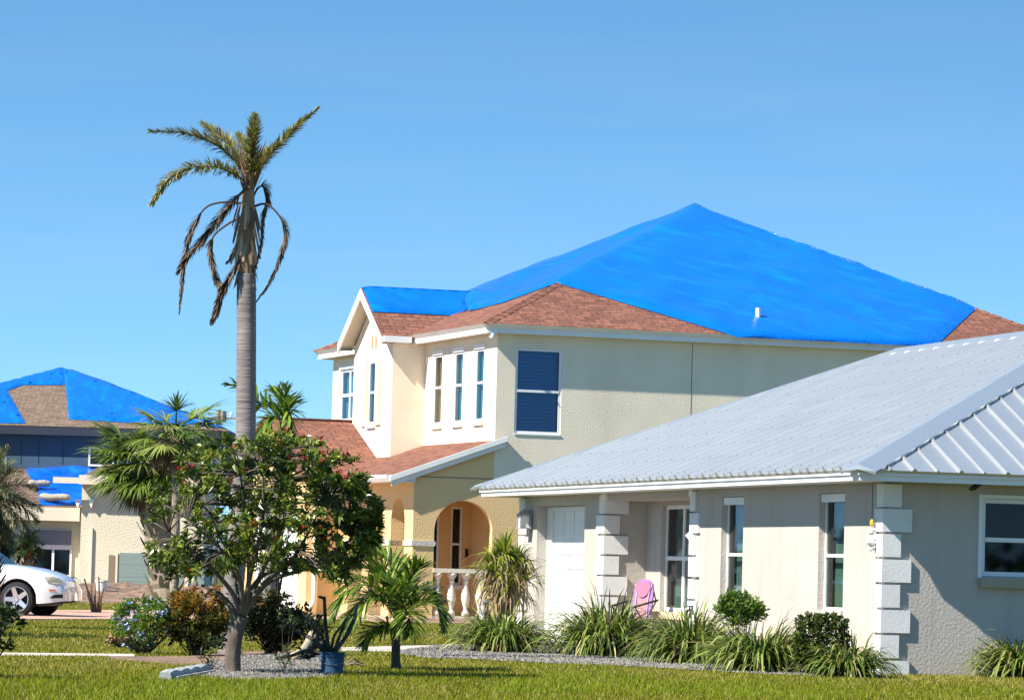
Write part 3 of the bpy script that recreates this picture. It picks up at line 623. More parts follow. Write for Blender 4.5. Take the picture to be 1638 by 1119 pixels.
# ================================================================== FAR HOUSE WITH TARPS
LD = 148.0
LO = at(100, 930, LD); LO.z = 0
HL = empty('damaged_house', LO, 0, 'far two storey house with slate blue upper wall, cream lower wall and storm damaged roof', 'house')
def lp(x, y, dy=0): return at(x, y, LD + dy) - LO
def lrect(mb, x0, y0, x1, y1, dy0, dy1):
    a, b = lp(x0, y1, 0), lp(x1, y0, 0); mb.box(min(a.x, b.x), max(a.x, b.x), dy0, dy1, min(a.z, b.z), max(a.z, b.z))
X0L, X1L = -6.8, 6.4
mb = MB(); lrect(mb, -220, 694, 355, 745, 0, 10.0); mb.build('upper_wall', NAVY, HL)
mb = MB()
for xx in (33, 61, 100): lrect(mb, xx, 702, xx + 1.2, 742, -.02, 0)
mb.build('wall_batten', mat('slate dark', (.03, .06, .095), .8), HL)
f = window(HL, Vector((lp(140, 715).x, 0, 0)), UX, -UY, .05, 1.0, lp(140, 745).z, lp(140, 714).z, -.06, PANE_B, (), (), .07, DARK, FRAME)
apx = lp(100, 588, 5.5); el, er = lp(-235, 680, -.5), lp(368, 688, -.5); ezl = lp(100, 682, -.5).z
P = [Vector((el.x, -.5, ezl)), Vector((er.x, -.5, ezl)), Vector((er.x, 11.5, ezl)), Vector((el.x, 11.5, ezl))]
ap = Vector((apx.x, 5.5, apx.z))
mb = MB()
for i in range(4): mb.face([P[i], P[(i + 1) % 4], ap])
mb.build('roof', SH_G, HL, uv=True)
mb = MB(); ring(mb, (el.x + .1, er.x - .1, -.4, 11.4), [(0, ezl - .32), (.06, ezl - .32), (.12, ezl - .02), (0, ezl - .02)]); mb.build('fascia', mat('dark grey gutter', (.045, .055, .075), .6), HL)
mb = MB(); lrect(mb, -220, 820, 149, 945, -4.0, -.01); lrect(mb, 149, 770, 345, 945, -5.0, -.01); mb.build('lower_wall', CREAM, HL)
mb = MB(); a, b, c, d = lp(-220, 743), lp(165, 743), lp(165, 812, -4.5), lp(-220, 812, -4.5)
mb.slab([Vector((a.x, -.02, a.z)), Vector((d.x, -4.6, c.z)), Vector((c.x, -4.6, c.z)), Vector((b.x, -.02, a.z))], .12, (0, -.4, 1)); mb.build('lower_roof', SH_G, HL, uv=True)
mb = MB(); lrect(mb, -220, 815, 149, 826, -4.66, -4.5); lrect(mb, 112, 769, 152, 777, -5.6, -5.45); lrect(mb, 152, 770, 350, 779, -5.62, -5.47); mb.build('fascia', mat('cream trim', (.66, .58, .46), .6), HL)
mb = MB(); a, b = lp(118, 768, -5.6), lp(350, 768, -5.6); t0, t1 = lp(165, 741, -2), lp(330, 741, -2)
mb.slab([Vector((a.x, -5.6, a.z)), Vector((b.x, -5.6, a.z)), Vector((t1.x, -1.5, t0.z)), Vector((t0.x, -1.5, t0.z))], .1, (0, -.5, 1)); mb.build('garage_roof', SH_G, HL, uv=True)
mb = MB()
for x0, x1 in ((143, 153), (164, 174)):
    a, b, c = lp(x0, 802), lp(x1, 802), lp((x0 + x1) / 2, 816); mb.slab([Vector((a.x, -5.2, a.z)), Vector((b.x, -5.2, a.z)), Vector((c.x, -5.2, c.z))], .15, (0, -1, 0))
mb.build('bracket', WHITE, HL)
# window with lowered grey screen
xa, xb = lp(66, 850).x, lp(135, 850).x; o = Vector((0, -4.0, 0))
f = window(HL, o, UX, -UY, xa, xb, lp(100, 921).z, lp(100, 848).z, -.08, PANE_B, (), (.58,), .07, DARK, FRAME, label='broad window half covered by a grey roll screen')
mb = MB(); mb.fbox(o, UX, -UY, xa + .02, xb - .02, .09, .16, lp(100, 879).z, lp(100, 849).z); mb.build('roll_screen', mat('grey roll screen', (.17, .16, .21), .7, bump=(1, .03, 2, (9, 9, .2))), f)
mb = MB(); mb.fbox(o, UX, -UY, xa - .3, xb, .0, .05, lp(100, 945).z, lp(100, 923).z); mb.build('plinth', mat('grey plinth', (.30, .32, .36), .8), HL)
mb = MB(); lrect(mb, -30, 845, 40, 900, -4.1, -4.0); mb.build('window', PANE_B, HL)
# posts and grey-green garage doors further right
mb = MB(); lrect(mb, 165, 846, 171, 945, -5.08, -5.0); lrect(mb, 205, 885, 210, 945, -5.08, -5.0); lrect(mb, 312, 885, 320, 945, -5.08, -5.0); mb.build('post', mat('cream trim', (.66, .58, .46), .6), HL)
mb = MB(); lrect(mb, 210.5, 887, 311, 943, -5.06, -5.0); lrect(mb, 321, 885, 344, 943, -5.06, -5.0); mb.build('garage_door', mat('grey green door', (.20, .26, .24), .6, bump=(1, .02, 1, (.1, .1, 8))), HL)
mb = MB(); lrect(mb, 194, 888, 204.5, 945, -5.04, -5.0); mb.build('louvre_door', mat('grey brown louvre', (.22, .17, .13), .8), HL)
# tarps on this house
def fr_(x, y):        # photo pixel -> point on the street-facing roof slope
    n = (P[1] - P[0]).cross(ap - P[0]).normalized(); d = ray(x, y); t = (LO + P[0] - CAM).dot(n) / d.dot(n); return CAM + d * t
nF = (P[1] - P[0]).cross(ap - P[0]).normalized()
WP = [LO + p for p in P]; WA = LO + ap
sheet('roof_tarpaulin', [([WA, WA.lerp(WP[1], .28), WA.lerp(WP[1], .97), fr_(340, 683), fr_(200, 676), fr_(110, 671), fr_(105, 616)], (0, 0, 1), .08), ([WA, WA.lerp(WP[1], .97), LO + Vector((er.x - .3, 9, ezl + .1))], (0, 0, 1), .08)], TARP3, .035, (.8, .4, .4), 'blue tarpaulin covering the right side of the far roof, with straight vertical edge')
sheet('roof_tarpaulin', [([WA, fr_(104, 616), fr_(36, 616), fr_(12, 625), fr_(41, 677), fr_(-150, 677), WA.lerp(WP[0], .85)], nF, .05)], TARP3, .035, (.8, .4, .4), 'blue tarpaulin covering the left side and peak of the far roof')
def lr_(x, y):
    n = Vector((0, -.4, 1)); a0 = Vector((lp(-220, 743).x, -.02, lp(-220, 743).z)); c0 = lp(165, 812, -4.5); c0 = Vector((c0.x, -4.6, c0.z)); n = (c0 - Vector((c0.x, -.02, a0.z))).cross(Vector((1, 0, 0))).normalized()
    d = ray(x, y); t = (LO + a0 - CAM).dot(n) / d.dot(n); return CAM + d * t
nLR = Vector((0, -.38, 1)).normalized()
sheet('crumpled_tarpaulin', [([lr_(46, 741), lr_(160, 743), lr_(153, 776), lr_(149, 805), lr_(120, 808), lr_(64, 808), lr_(60, 780), lr_(42, 755)], nLR, .05)], TARP2, .14, (1.1, .9, .9), 'wrinkled glossy blue tarpaulin weighed down by sandbags on the low roof', cuts=6)
def sandbag(p, ln, rz, label):
    mb = MB(); rg = random.Random(int(p.x * 100)); N = 12; pts = []
    for i in range(N + 1):
        t = i / N * 2 - 1; pts.append((t * ln / 2, 0, .04 * t * t + .02 * math.sin(t * 5)))
    rr = [.10, .15] + [.165 + rg.uniform(-.012, .012) for _ in range(N - 3)] + [.155, .12]
    mb.tube(pts, rr, 10); o = mb.build('sandbag', mat('sandbag cloth', (.36, .32, .27), .9, bump=(9, .04)), smooth=True)
    o.location = p; o.rotation_euler = (.0, 0, rz); o.scale = (1, 1, .75); tag(o, label, 'sandbag', 'sandbags holding down the tarpaulin'); return o
sandbag(lr_(45, 744) + Vector((0, -.1, .22)), .8, .1, 'topmost of the pale sandbags on the wrinkled blue tarpaulin')
sandbag(lr_(63, 784) + Vector((0, -.1, .25)), .8, .3, 'middle pale sandbag at the left edge of the wrinkled blue tarpaulin')
sandbag(lr_(88, 806) + Vector((0, -.1, .25)), 1.1, -.15, 'lowest pale sandbag at the bottom edge of the wrinkled blue tarpaulin')
# utility pole beyond
pp = at(350, 655, 178); t = empty('utility_pole', (pp.x, pp.y, 0), 0, 'wooden utility pole with crossarm and insulators just above the far roof', 'pole')
mb = MB(); mb.tube([(0, 0, 0), (0, 0, pp.z)], [.16, .12], 8); mb.build('pole', mat('grey wood', (.25, .22, .19), .9), t)
mb = MB(); mb.box(-.8, 1.4, -.06, .06, pp.z - .42, pp.z - .34); mb.tube([(.2, 0, pp.z - .5), (.2, 0, pp.z - .05)], .15, 8); mb.build('crossarm', mat('grey wood', (.25, .22, .19), .9), t)
for xx in (.55, .9, 1.25):
    mb = MB(); mb.lathe((xx, 0, pp.z - .34), [(.03, 0), (.09, .04), (.05, .1), (.09, .14), (.05, .2), (.02, .26)], 8); mb.build('insulator', mat('white porcelain', (.75, .75, .73), .3), t)

# ================================================================== WHITE CAR (nose only is in view)
wc = gp(47.8, 985.5); ch = -R(11)
CAR = empty('parked_car', (wc.x, wc.y, 0), ch, 'white sedan parked on the paver drive, nose pointing right, behind the left palm', 'car')
CARP = mat('white car paint', (.74, .76, .78), .25, spec=.5, coat=1.0); RUB = mat('tyre rubber', (.018, .018, .02), .8); RIM = mat('alloy', (.55, .55, .56), .3, metal=.7); CGL = mat('car glass', (.02, .03, .035), .05, spec=.6); CBLK = mat('car black', (.012, .012, .014), .5)
XS = [.9049, .902, .895, .885, .874, .862, .84, .79, .70, .58, .46] + [.40 * math.cos(math.pi * k / 12) for k in range(0, 13)] + [-.55, -.9, -1.5, -2.2] + [-2.72 + .40 * math.cos(math.pi * k / 12) for k in range(0, 13)] + [-3.3, -3.6, -3.75]
def czt(x):      # deck height along the centre
    T = [(-3.8, .80), (-3.6, .98), (-2.9, 1.04), (-1.2, 1.03), (-.3, 1.02), (.0, .985), (.3, .93), (.55, .87), (.72, .80), (.82, .72), (.88, .60), (.91, .50)]
    for (a, b), (c, d) in zip(T, T[1:]):
        if a <= x <= c: return b + (d - b) * (x - a) / (c - a)
    return T[0][1] if x < -3.8 else T[-1][1]
def chw(x):
    if x > .86: return chw(.86) * math.sqrt(max(.0004, 1 - ((x - .86) / .045) ** 2))
    return .90 - .30 * max(0, (x - .25) / .65) ** 2.2 - .12 * max(0, (-x - 3.2) / .55) ** 2
def czb(x):
    z = .27 if x < .5 else .27 + .06 * ((x - .5) / .4)
    for xc in (0, -2.72):
        d = .40 ** 2 - (x - xc) ** 2
        if d > 0: z = max(z, .345 + math.sqrt(d))
    return z
mb = MB(); secs = []
for x in XS:
    zt, zb_, hw = czt(x), czb(x), chw(x); sh_ = zt - .16 * (1 - max(0, (x - .7) / .3) * .5); zb2 = min(zb_, sh_ - .06)
    half = [(hw * .97, zb2), (hw * .995, (zb2 + sh_) / 2), (hw * .985, sh_ - .03), (hw * .95, sh_ + .02), (hw * .80, zt - .05), (hw * .45, zt - .008), (0, zt)]
    prof = [(-y, z) for y, z in half] + [(y, z) for y, z in half[-2::-1]]; secs.append([(x, y, z) for y, z in prof])
for A, B in zip(secs, secs[1:]):
    for i in range(len(A) - 1): mb.face([A[i], A[i + 1], B[i + 1], B[i]])
mb.face(secs[0]); mb.face(secs[-1])
bodyo = mb.build('body', CARP, CAR)
bm = bmesh.new(); bm.from_mesh(bodyo.data); bmesh.ops.remove_doubles(bm, verts=bm.verts[:], dist=.001); bm.to_mesh(bodyo.data); bm.free()
for p in bodyo.data.polygons: p.use_smooth = len(p.vertices) == 4
mb = MB()
for xc in (0, -2.72): mb.box(xc - .46, xc + .46, -.66, .66, .30, .74)
mb.box(-3.4, .42, -.8, .8, .22, .33); mb.build('underbody', CBLK, CAR)
mb = MB(); CP = [(-.55, .80, 1.02), (-1.15, .62, 1.42), (-2.35, .62, 1.44), (-3.1, .78, 1.03)]
for s in (-1, 1): mb.face([(x, s * y, z) for x, y, z in CP])
for a, b in zip(CP, CP[1:]): mb.face([(a[0], -a[1], a[2]), (a[0], a[1], a[2]), (b[0], b[1], b[2]), (b[0], -b[1], b[2])])
mb.build('cabin_glass', CGL, CAR)
mb = MB(); mb.slab([(-1.15, -.63, 1.43), (-2.35, -.63, 1.45), (-2.35, .63, 1.45), (-1.15, .63, 1.43)], .03, (0, 0, 1)); mb.build('cabin_roof', CARP, CAR)
for xc in (0, -2.72):
    for s in (-1, 1):
        mb = MB(); pr = [(.255, -.02), (.325, .0), (.338, .04), (.338, .18), (.32, .21), (.25, .22)]; n = 28
        for a, b in zip(pr, pr[1:]):
            for k in range(n):
                t0, t1 = 2 * math.pi * k / n, 2 * math.pi * (k + 1) / n
                mb.face([(xc + r_ * math.cos(t_), s * (.905 - d), .34 + r_ * math.sin(t_)) for (r_, d), t_ in ((a, t0), (a, t1), (b, t1), (b, t0))])
        wh = mb.build('wheel', RUB, CAR, smooth=True)
        mb = MB()
        for (ra, da), (rb_, db) in (((.262, .0), (.238, .0)), ((.238, .0), (.225, .05)), ((.262, 0), (.262, .06))):
            for k in range(n):
                t0, t1 = 2 * math.pi * k / n, 2 * math.pi * (k + 1) / n
                mb.face([(xc + r_ * math.cos(t_), s * (.915 - d), .34 + r_ * math.sin(t_)) for r_, d, t_ in ((ra, da, t0), (ra, da, t1), (rb_, db, t1), (rb_, db, t0))])
        for k in range(5):
            a = math.pi / 2 + .3 + k * 2 * math.pi / 5; ca, sa = math.cos(a), math.sin(a)
            def q_(r_, w_, d): return (xc + r_ * ca - w_ * sa, s * (.91 - d), .34 + r_ * sa + w_ * ca)
            lo = [q_(.05, -.05, .03), q_(.24, -.038, .0), q_(.24, .038, .0), q_(.05, .05, .03)]; hi = [q_(.05, -.05, .07), q_(.24, -.038, .05), q_(.24, .038, .05), q_(.05, .05, .07)]
            mb.hexa(lo + hi)
        mb.tube([(xc, s * .84, .34), (xc, s * .90, .34)], [.06, .045], 12); mb.build('rim', RIM, wh)
        mb = MB(); mb.tube([(xc, s * .80, .34), (xc, s * .82, .34)], .235, 20); mb.build('brake_shade', CBLK, wh)
def skin(x, z, s, d=.006):
    """point on the flank at (x, z), pushed out d"""
    hw = chw(x); zt = czt(x); k = 0 if z < zt - .18 else (z - zt + .18) / .18 * .12
    return Vector((x, s * (hw * (1 - k) + d), z))
for s in (-1, 1):
    def patch(pts, name, material, d=.006, th=.02):
        mb = MB(); a = [skin(x, z, s, d) for x, z in pts]; b = [skin(x, z, s, d - th) for x, z in pts]; mb.face(a); n = len(a)
        for i in range(n): mb.face([a[i], b[i], b[(i + 1) % n], a[(i + 1) % n]])
        return mb.build(name, material, CAR)
    patch([(.52, .79), (.58, .70), (.72, .66), (.845, .66), (.83, .715), (.76, .775), (.66, .805)], 'headlight', mat('headlamp lens', (.42, .40, .30), .12, spec=.6), .012)
    patch([(.63, .555), (.73, .555), (.73, .525), (.63, .52)], 'side_marker', mat('amber lens', (.75, .20, .02), .3), .008)
    patch([(.64, .38), (.72, .45), (.86, .46), (.865, .39)], 'fog_vent', CBLK, .008)
    patch([(.40, .585), (.85, .58), (.85, .576), (.40, .58)], 'panel_gap', CBLK, .004)
    patch([(-.50, .30), (-.485, .30), (-.46, 1.0), (-.475, 1.0)], 'door_gap', CBLK, .004)
# ================================================================== PLANTS
def leafmat(name, tones, trans=.3, rough=.5, spec=.35): return mat(name, tones[len(tones) // 2], rough, tone=tones, trans=trans, spec=spec)
LF_STRAP = leafmat('strap leaf', [(.28, .20, .10), (.04, .075, .01), (.095, .15, .018), (.18, .25, .035), (.36, .40, .10), (.55, .50, .24)])
LF_TREE = leafmat('glossy tree leaf', [(.018, .036, .008), (.05, .085, .012), (.115, .165, .018), (.22, .27, .03), (.38, .39, .07)], .22, .35, .5)
LF_PALM = leafmat('green palm leaflet', [(.24, .20, .06), (.05, .10, .01), (.10, .175, .016), (.17, .26, .026), (.32, .40, .06)], .3, .4, .45)
LF_DRY = leafmat('weathered palm leaflet', [(.09, .065, .04), (.21, .18, .08), (.21, .235, .045), (.31, .30, .07), (.50, .42, .22)], .25, .7, .2)
LF_DEAD = leafmat('dead palm leaflet', [(.06, .038, .026), (.14, .095, .062), (.23, .165, .11), (.34, .26, .18)], .15, .8, .1)
LF_SABAL = leafmat('fan palm leaf', [(.28, .22, .11), (.06, .11, .016), (.12, .185, .025), (.21, .28, .05), (.42, .42, .16)], .25, .5)
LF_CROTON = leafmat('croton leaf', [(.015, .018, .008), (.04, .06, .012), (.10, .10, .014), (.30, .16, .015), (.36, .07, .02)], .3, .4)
LF_LIME = leafmat('lime shrub leaf', [(.05, .10, .012), (.09, .17, .018), (.15, .25, .025), (.24, .33, .04)], .35, .4)
LF_HEDGE = leafmat('hedge leaf', [(.015, .03, .006), (.04, .07, .01), (.085, .12, .016), (.19, .20, .025)], .2, .35, .5)
FL_RED = mat('red petal', (.38, .025, .02), .6, trans=.3); FL_BLUE = mat('pale blue petal', (.42, .52, .85), .6, trans=.3)
BARK = mat('grey tan bark', (.125, .105, .085), .9, bump=(14, .03, 5, (1, 1, .35)), var=(4, .3), spec=.1)
BARK_D = mat('dark bark', (.075, .062, .05), .9, bump=(14, .02), var=(5, .3), spec=.1)
def rnd_dir(rg, zmin=-1):
    while True:
        v = Vector((rg.uniform(-1, 1), rg.uniform(-1, 1), rg.uniform(-1, 1)))
        if .05 < v.length < 1 and v.normalized().z > zmin: return v.normalized()
def leaf(mb, p, d, L, W, tone, rg, droop=.25):
    d = Vector(d).normalized(); s = d.cross(Vector((0, 0, 1)) + rnd_dir(rg) * .8); s = s.normalized() if s.length > .01 else d.orthogonal().normalized()
    n = s.cross(d); m_ = p + d * L * .45 + n * L * .06; e = p + d * L - Vector((0, 0, L * droop))
    mb.face([p, m_ - s * W * .5 - n * W * .12, e, m_ + s * W * .5 - n * W * .12], tone)
def blade(mb, p, d, L, W, droop, segs, tone, rg, tip=.1):
    d = Vector(d).normalized(); s = d.cross(Vector((0, 0, 1))); s = s.normalized() if s.length > .01 else Vector((1, 0, 0))
    s = (s + rnd_dir(rg) * .35).normalized(); P = [Vector(p)]; cur = Vector(d); st = L / segs
    for i in range(segs):
        P.append(P[-1] + cur * st); cur = (cur + Vector((0, 0, -droop * (i + 1) / segs))).normalized()
    ws = [W * (.55 + .45 * min(1, i * 2.5 / segs)) * (1 - (1 - tip) * max(0, (i / segs - .5) / .5) ** 1.4) * .5 for i in range(segs + 1)]
    for i in range(segs): mb.face([P[i] - s * ws[i], P[i] + s * ws[i], P[i + 1] + s * ws[i + 1], P[i + 1] - s * ws[i + 1]], tone)
def clump(loc, rad, hgt, n, seed, label, group='strappy border clumps along the grey house'):
    rg = random.Random(seed); mb = MB()
    for k in range(n):
        a = rg.uniform(0, 2 * math.pi); r = rad * .45 * math.sqrt(rg.random()); p = Vector((r * math.cos(a), r * math.sin(a), 0))
        a2 = a + rg.uniform(-.7, .7); el = R(rg.triangular(20, 88, 62)); L = hgt * rg.uniform(.75, 1.35) * (1 + .25 * (el < R(45)))
        t = rg.random(); tone = rg.uniform(.18, .72) if t < .8 else (rg.uniform(.75, .98) if t < .93 else rg.uniform(0, .12))
        blade(mb, p, (math.cos(a2) * math.cos(el), math.sin(a2) * math.cos(el), math.sin(el)), L, rg.uniform(.020, .034), rg.uniform(.5, 1.25), 6, tone, rg)
    for k in range(n // 5):     # dead skirt at the base
        a = rg.uniform(0, 2 * math.pi); p = Vector((rad * .4 * math.cos(a), rad * .4 * math.sin(a), .03)); el = R(rg.uniform(-5, 35))
        blade(mb, p, (math.cos(a) * math.cos(el), math.sin(a) * math.cos(el), math.sin(el)), hgt * rg.uniform(.4, .7), .02, .8, 4, rg.choice((0, .04, .1, .95)), rg)
    o = mb.build('strap_leaf_clump', LF_STRAP); o.location = loc; return tag(o, label, 'plant', group)
clump(gp(803, 1044), .56, .70, 640, 1, 'strap-leaved clump farthest left on the gravel, below the tall dracaena')
clump(gp(972, 1050), .66, .85, 1050, 2, 'largest strap-leaved clump, in front of the white garage door and pink chair')
clump(gp(1104, 1062), .52, .80, 640, 3, 'strap-leaved clump in front of the entry recess window')
clump(gp(1216, 1075), .62, .70, 680, 4, 'strap-leaved clump below the small leafy shrub, left of the round hedge')
clump(gp(1357, 1083), .46, .52, 480, 5, 'low strap-leaved clump against the white corner quoins')
clump(Gw(1.75, -.38), .56, .62, 640, 6, 'strap-leaved clump against the shaded street-side wall')
clump(gp(1030, 1052), .34, .55, 180, 7, 'small strap-leaved clump merging into the right side of the largest clump')

def curve(P, n=16):
    """Catmull-Rom through P"""
    P = [Vector(p) for p in P]; P = [P[0] * 2 - P[1]] + P + [P[-1] * 2 - P[-2]]; out = []; m_ = len(P) - 3
    for i in range(n + 1):
        t = i / n * m_; k = min(int(t), m_ - 1); u = t - k; a, b, c, d = P[k:k + 4]
        out.append(.5 * ((2 * b) + (c - a) * u + (2 * a - 5 * b + 4 * c - d) * u * u + (3 * b - a - 3 * c + d) * u ** 3))
    return out
def frond(mb, ms, P, n, L, W, rg, tones, ang=(60, 25), droop=.3, plume=0., rad=.012, start=.15, prof=None, segs=3):
    """pinnate leaf: leaflets along the rachis P; plume>0 spreads them all round"""
    C = curve(P, 24); ms.tube(C, [rad * (1 - .8 * i / 24) for i in range(25)], 5, tone=tones[0])
    for k in range(n):
        t = start + (1 - start) * (k + rg.random() * .8) / n; x = min(t * 24, 23.99); i = int(x); p = C[i].lerp(C[i + 1], x - i); T = (C[i + 1] - C[i]).normalized()
        S = T.cross(Vector((0, 0, 1))); S = S.normalized() if S.length > .05 else Vector((1, 0, 0)); N = S.cross(T)
        a = R(ang[0] + (ang[1] - ang[0]) * t + rg.uniform(-8, 8)); pr = prof(t) if prof else (math.sin(math.pi * min(1, .18 + t * .80)) ** .6)
        for s in (-1, 1):
            ro = rg.uniform(-plume, plume) * math.pi; sd = S * (s * math.cos(ro)) + N * (math.sin(ro) + .15)
            d = T * math.cos(a) + sd * math.sin(a)
            blade(mb, p, d, L * pr * rg.uniform(.8, 1.1), W, droop * rg.uniform(.6, 1.3), segs, rg.uniform(tones[0], tones[1]), rg)
def fan(mb, p, d, rad, n, rg, tone, spread=105, droop=.35, W=.05):
    d = Vector(d).normalized(); s = d.cross(Vector((0, 0, 1))); s = s.normalized() if s.length > .05 else Vector((1, 0, 0)); N = s.cross(d)
    for k in range(n):
        a = R(-spread + 2 * spread * k / (n - 1) + rg.uniform(-3, 3)); q = d * math.cos(a) + s * math.sin(a) + N * (.25 * math.cos(a) + rg.uniform(-.12, .12))
        blade(mb, p, q, rad * (.75 + .25 * math.cos(a)) * rg.uniform(.85, 1.08), W, droop * rg.uniform(.5, 1.4), 4, min(1, max(0, tone + rg.uniform(-.12, .12))), rg, .05)

# ---- tall storm-worn palm
PD = gp(367, 1046).y
def pp_(x, y, dy=0): return at(x, y, PD + dy)
b0 = gp(367, 1046); TP = empty('palm_tree', b0, 0, 'tall grey ringed palm with a ragged brown crown and dead hanging fronds', 'palm tree')
def rel(v): return v - b0
mb = MB(); ctrl = [rel(b0), rel(pp_(370, 985)), rel(pp_(381, 853)), rel(pp_(392, 720)), rel(pp_(394, 560)), rel(pp_(394, 438))]; C = curve(ctrl, 150)
mb.tube(C, [.135 * (1.12 if i < 4 else 1 - .10 * i / 150) * (1 + (.02 if i % 3 == 0 else 0)) for i in range(151)], 16)
TRK = mat('ringed palm trunk', (.20, .18, .172), .9, bump=(3, .02, 4, (1, 1, 9)), var=(3, .2), stain=((.12, .11, .10), (1.2, 1.2, 12), .6), spec=.1)
mb.build('trunk', TRK, TP, smooth=True)
mb = MB(); rg = random.Random(11)
mb.tube([rel(pp_(394, 440)), rel(pp_(392, 415)), rel(pp_(393, 385)), rel(pp_(397, 340)), rel(pp_(397, 305)), rel(pp_(399, 280))], [.10, .135, .125, .09, .08, .06], 12)
for k in range(75):
    a = rg.uniform(0, 6.283); t = rg.random(); y = 330 + 105 * t; c = rel(pp_(395 - 2 * t, y)); r_ = .075 + .055 * math.sin(math.pi * min(1, .2 + t * .8))
    p = c + Vector((math.cos(a) * r_, math.sin(a) * r_, .06)); blade(mb, p, (math.cos(a) * .25, math.sin(a) * .25, -1), rg.uniform(.15, .34), .05, .1, 3, rg.random(), rg, .5)
for k in range(110):
    a = rg.uniform(0, 6.28); t = rg.random(); c = rel(pp_(398 + 2 * t, 312 - 48 * t)); blade(mb, c + Vector((math.cos(a), math.sin(a), 0)) * .06, (math.cos(a) * .45, math.sin(a) * .45, 1), rg.uniform(.15, .4), .03, -.05, 3, rg.uniform(0, .45), rg, .3)
mb.build('old_leaf_bases', leafmat('old leaf base fibre', [(.12, .075, .045), (.27, .175, .105), (.42, .30, .20)], 0, .9), TP)
def pfrond(px, dys, n, L, W, dead, ang=(55, 35), droop=.3, plume=.45, rad=.016, start=.12, prof=None, seed=0):
    rg = random.Random(seed + 40); mb, ms = MB(), MB(); P = [rel(pp_(x, y, d)) for (x, y), d in zip(px, dys)]
    frond(mb, ms, P, n, L, W, rg, (0, .95), ang, droop, plume, rad, start, prof)
    o = mb.build('dead_frond' if dead else 'frond', LF_DEAD if dead else LF_DRY, TP); ms.build('rachis', mat('dead rachis', (.06, .04, .03), .8) if dead else mat('green brown rachis', (.16, .15, .05), .6), o)
live = lambda t: .45 + .55 * math.sin(math.pi * min(1, t * .95)) if t < .85 else .5
pfrond([(398, 290), (380, 262), (352, 236), (318, 220), (280, 211), (240, 210)], [0, .1, .1, 0, -.1, -.2], 280, .17, .018, 0, (60, 30), .35, .4, prof=live, seed=1)
pfrond([(398, 290), (384, 255), (362, 228), (340, 212), (324, 198)], [0, .3, .5, .7, .9], 240, .19, .018, 0, (55, 25), .25, .5, prof=live, seed=2)
pfrond([(400, 290), (402, 262), (404, 232), (406, 208), (407, 190)], [0, -.25, -.45, -.55, -.55], 330, .22, .02, 0, (52, 18), .3, .6, prof=live, seed=3)
pfrond([(402, 290), (420, 262), (445, 234), (475, 204), (507, 175)], [0, -.1, -.2, -.2, -.2], 290, .16, .018, 0, (50, 25), .25, .4, prof=live, seed=4)
pfrond([(395, 292), (372, 277), (338, 266), (298, 270), (265, 292), (243, 324)], [0, -.2, -.4, -.5, -.6, -.6], 280, .19, .018, 0, (65, 35), .5, .35, prof=live, seed=5)
pfrond([(402, 288), (398, 255), (388, 232), (380, 216)], [0, .5, .8, 1.0], 200, .19, .018, 0, (50, 20), .3, .6, prof=live, seed=6)
pfrond([(399, 290), (412, 268), (424, 250), (438, 236)], [0, .6, .9, 1.1], 140, .17, .018, 0, (55, 25), .3, .5, prof=live, seed=7)
pfrond([(396, 300), (372, 322), (348, 352), (322, 385), (298, 414), (284, 436)], [-.1, -.25, -.3, -.3, -.3, -.3], 300, .22, .018, 1, (25, 15), .5, .8, .02, .1, seed=8)
pfrond([(386, 325), (352, 324), (326, 335), (305, 372), (295, 415), (291, 455), (287, 500)], [0, 0, 0, 0, .05, .05, .05], 260, .17, .014, 1, (24, 14), .5, .8, .016, .35, seed=9)
pfrond([(392, 345), (362, 360), (338, 385), (342, 430), (352, 462), (346, 490), (341, 512)], [.1, .2, .3, .3, .2, .1, .1], 260, .18, .015, 1, (22, 14), .5, .8, .016, .3, seed=10)
pfrond([(388, 410), (370, 440), (357, 465), (347, 495), (338, 517)], [-.1, -.15, -.1, -.05, 0], 240, .19, .016, 1, (22, 14), .5, .8, .016, .05, seed=11)
pfrond([(402, 332), (424, 326), (443, 340), (456, 366), (452, 400), (433, 448), (411, 481)], [0, -.05, -.1, -.1, -.1, -.05, 0], 260, .17, .014, 1, (20, 12), .4, .8, .017, .35, seed=12)
pfrond([(402, 325), (410, 305), (420, 298), (427, 318), (421, 350), (418, 390), (407, 432)], [0, .1, .15, .2, .2, .15, .15], 240, .17, .014, 1, (22, 14), .4, .8, .016, .25, seed=13)
pfrond([(388, 380), (376, 398), (370, 412), (363, 420)], [.1, .2, .25, .25], 50, .12, .014, 1, (24, 14), .4, .8, .014, .2, seed=14)

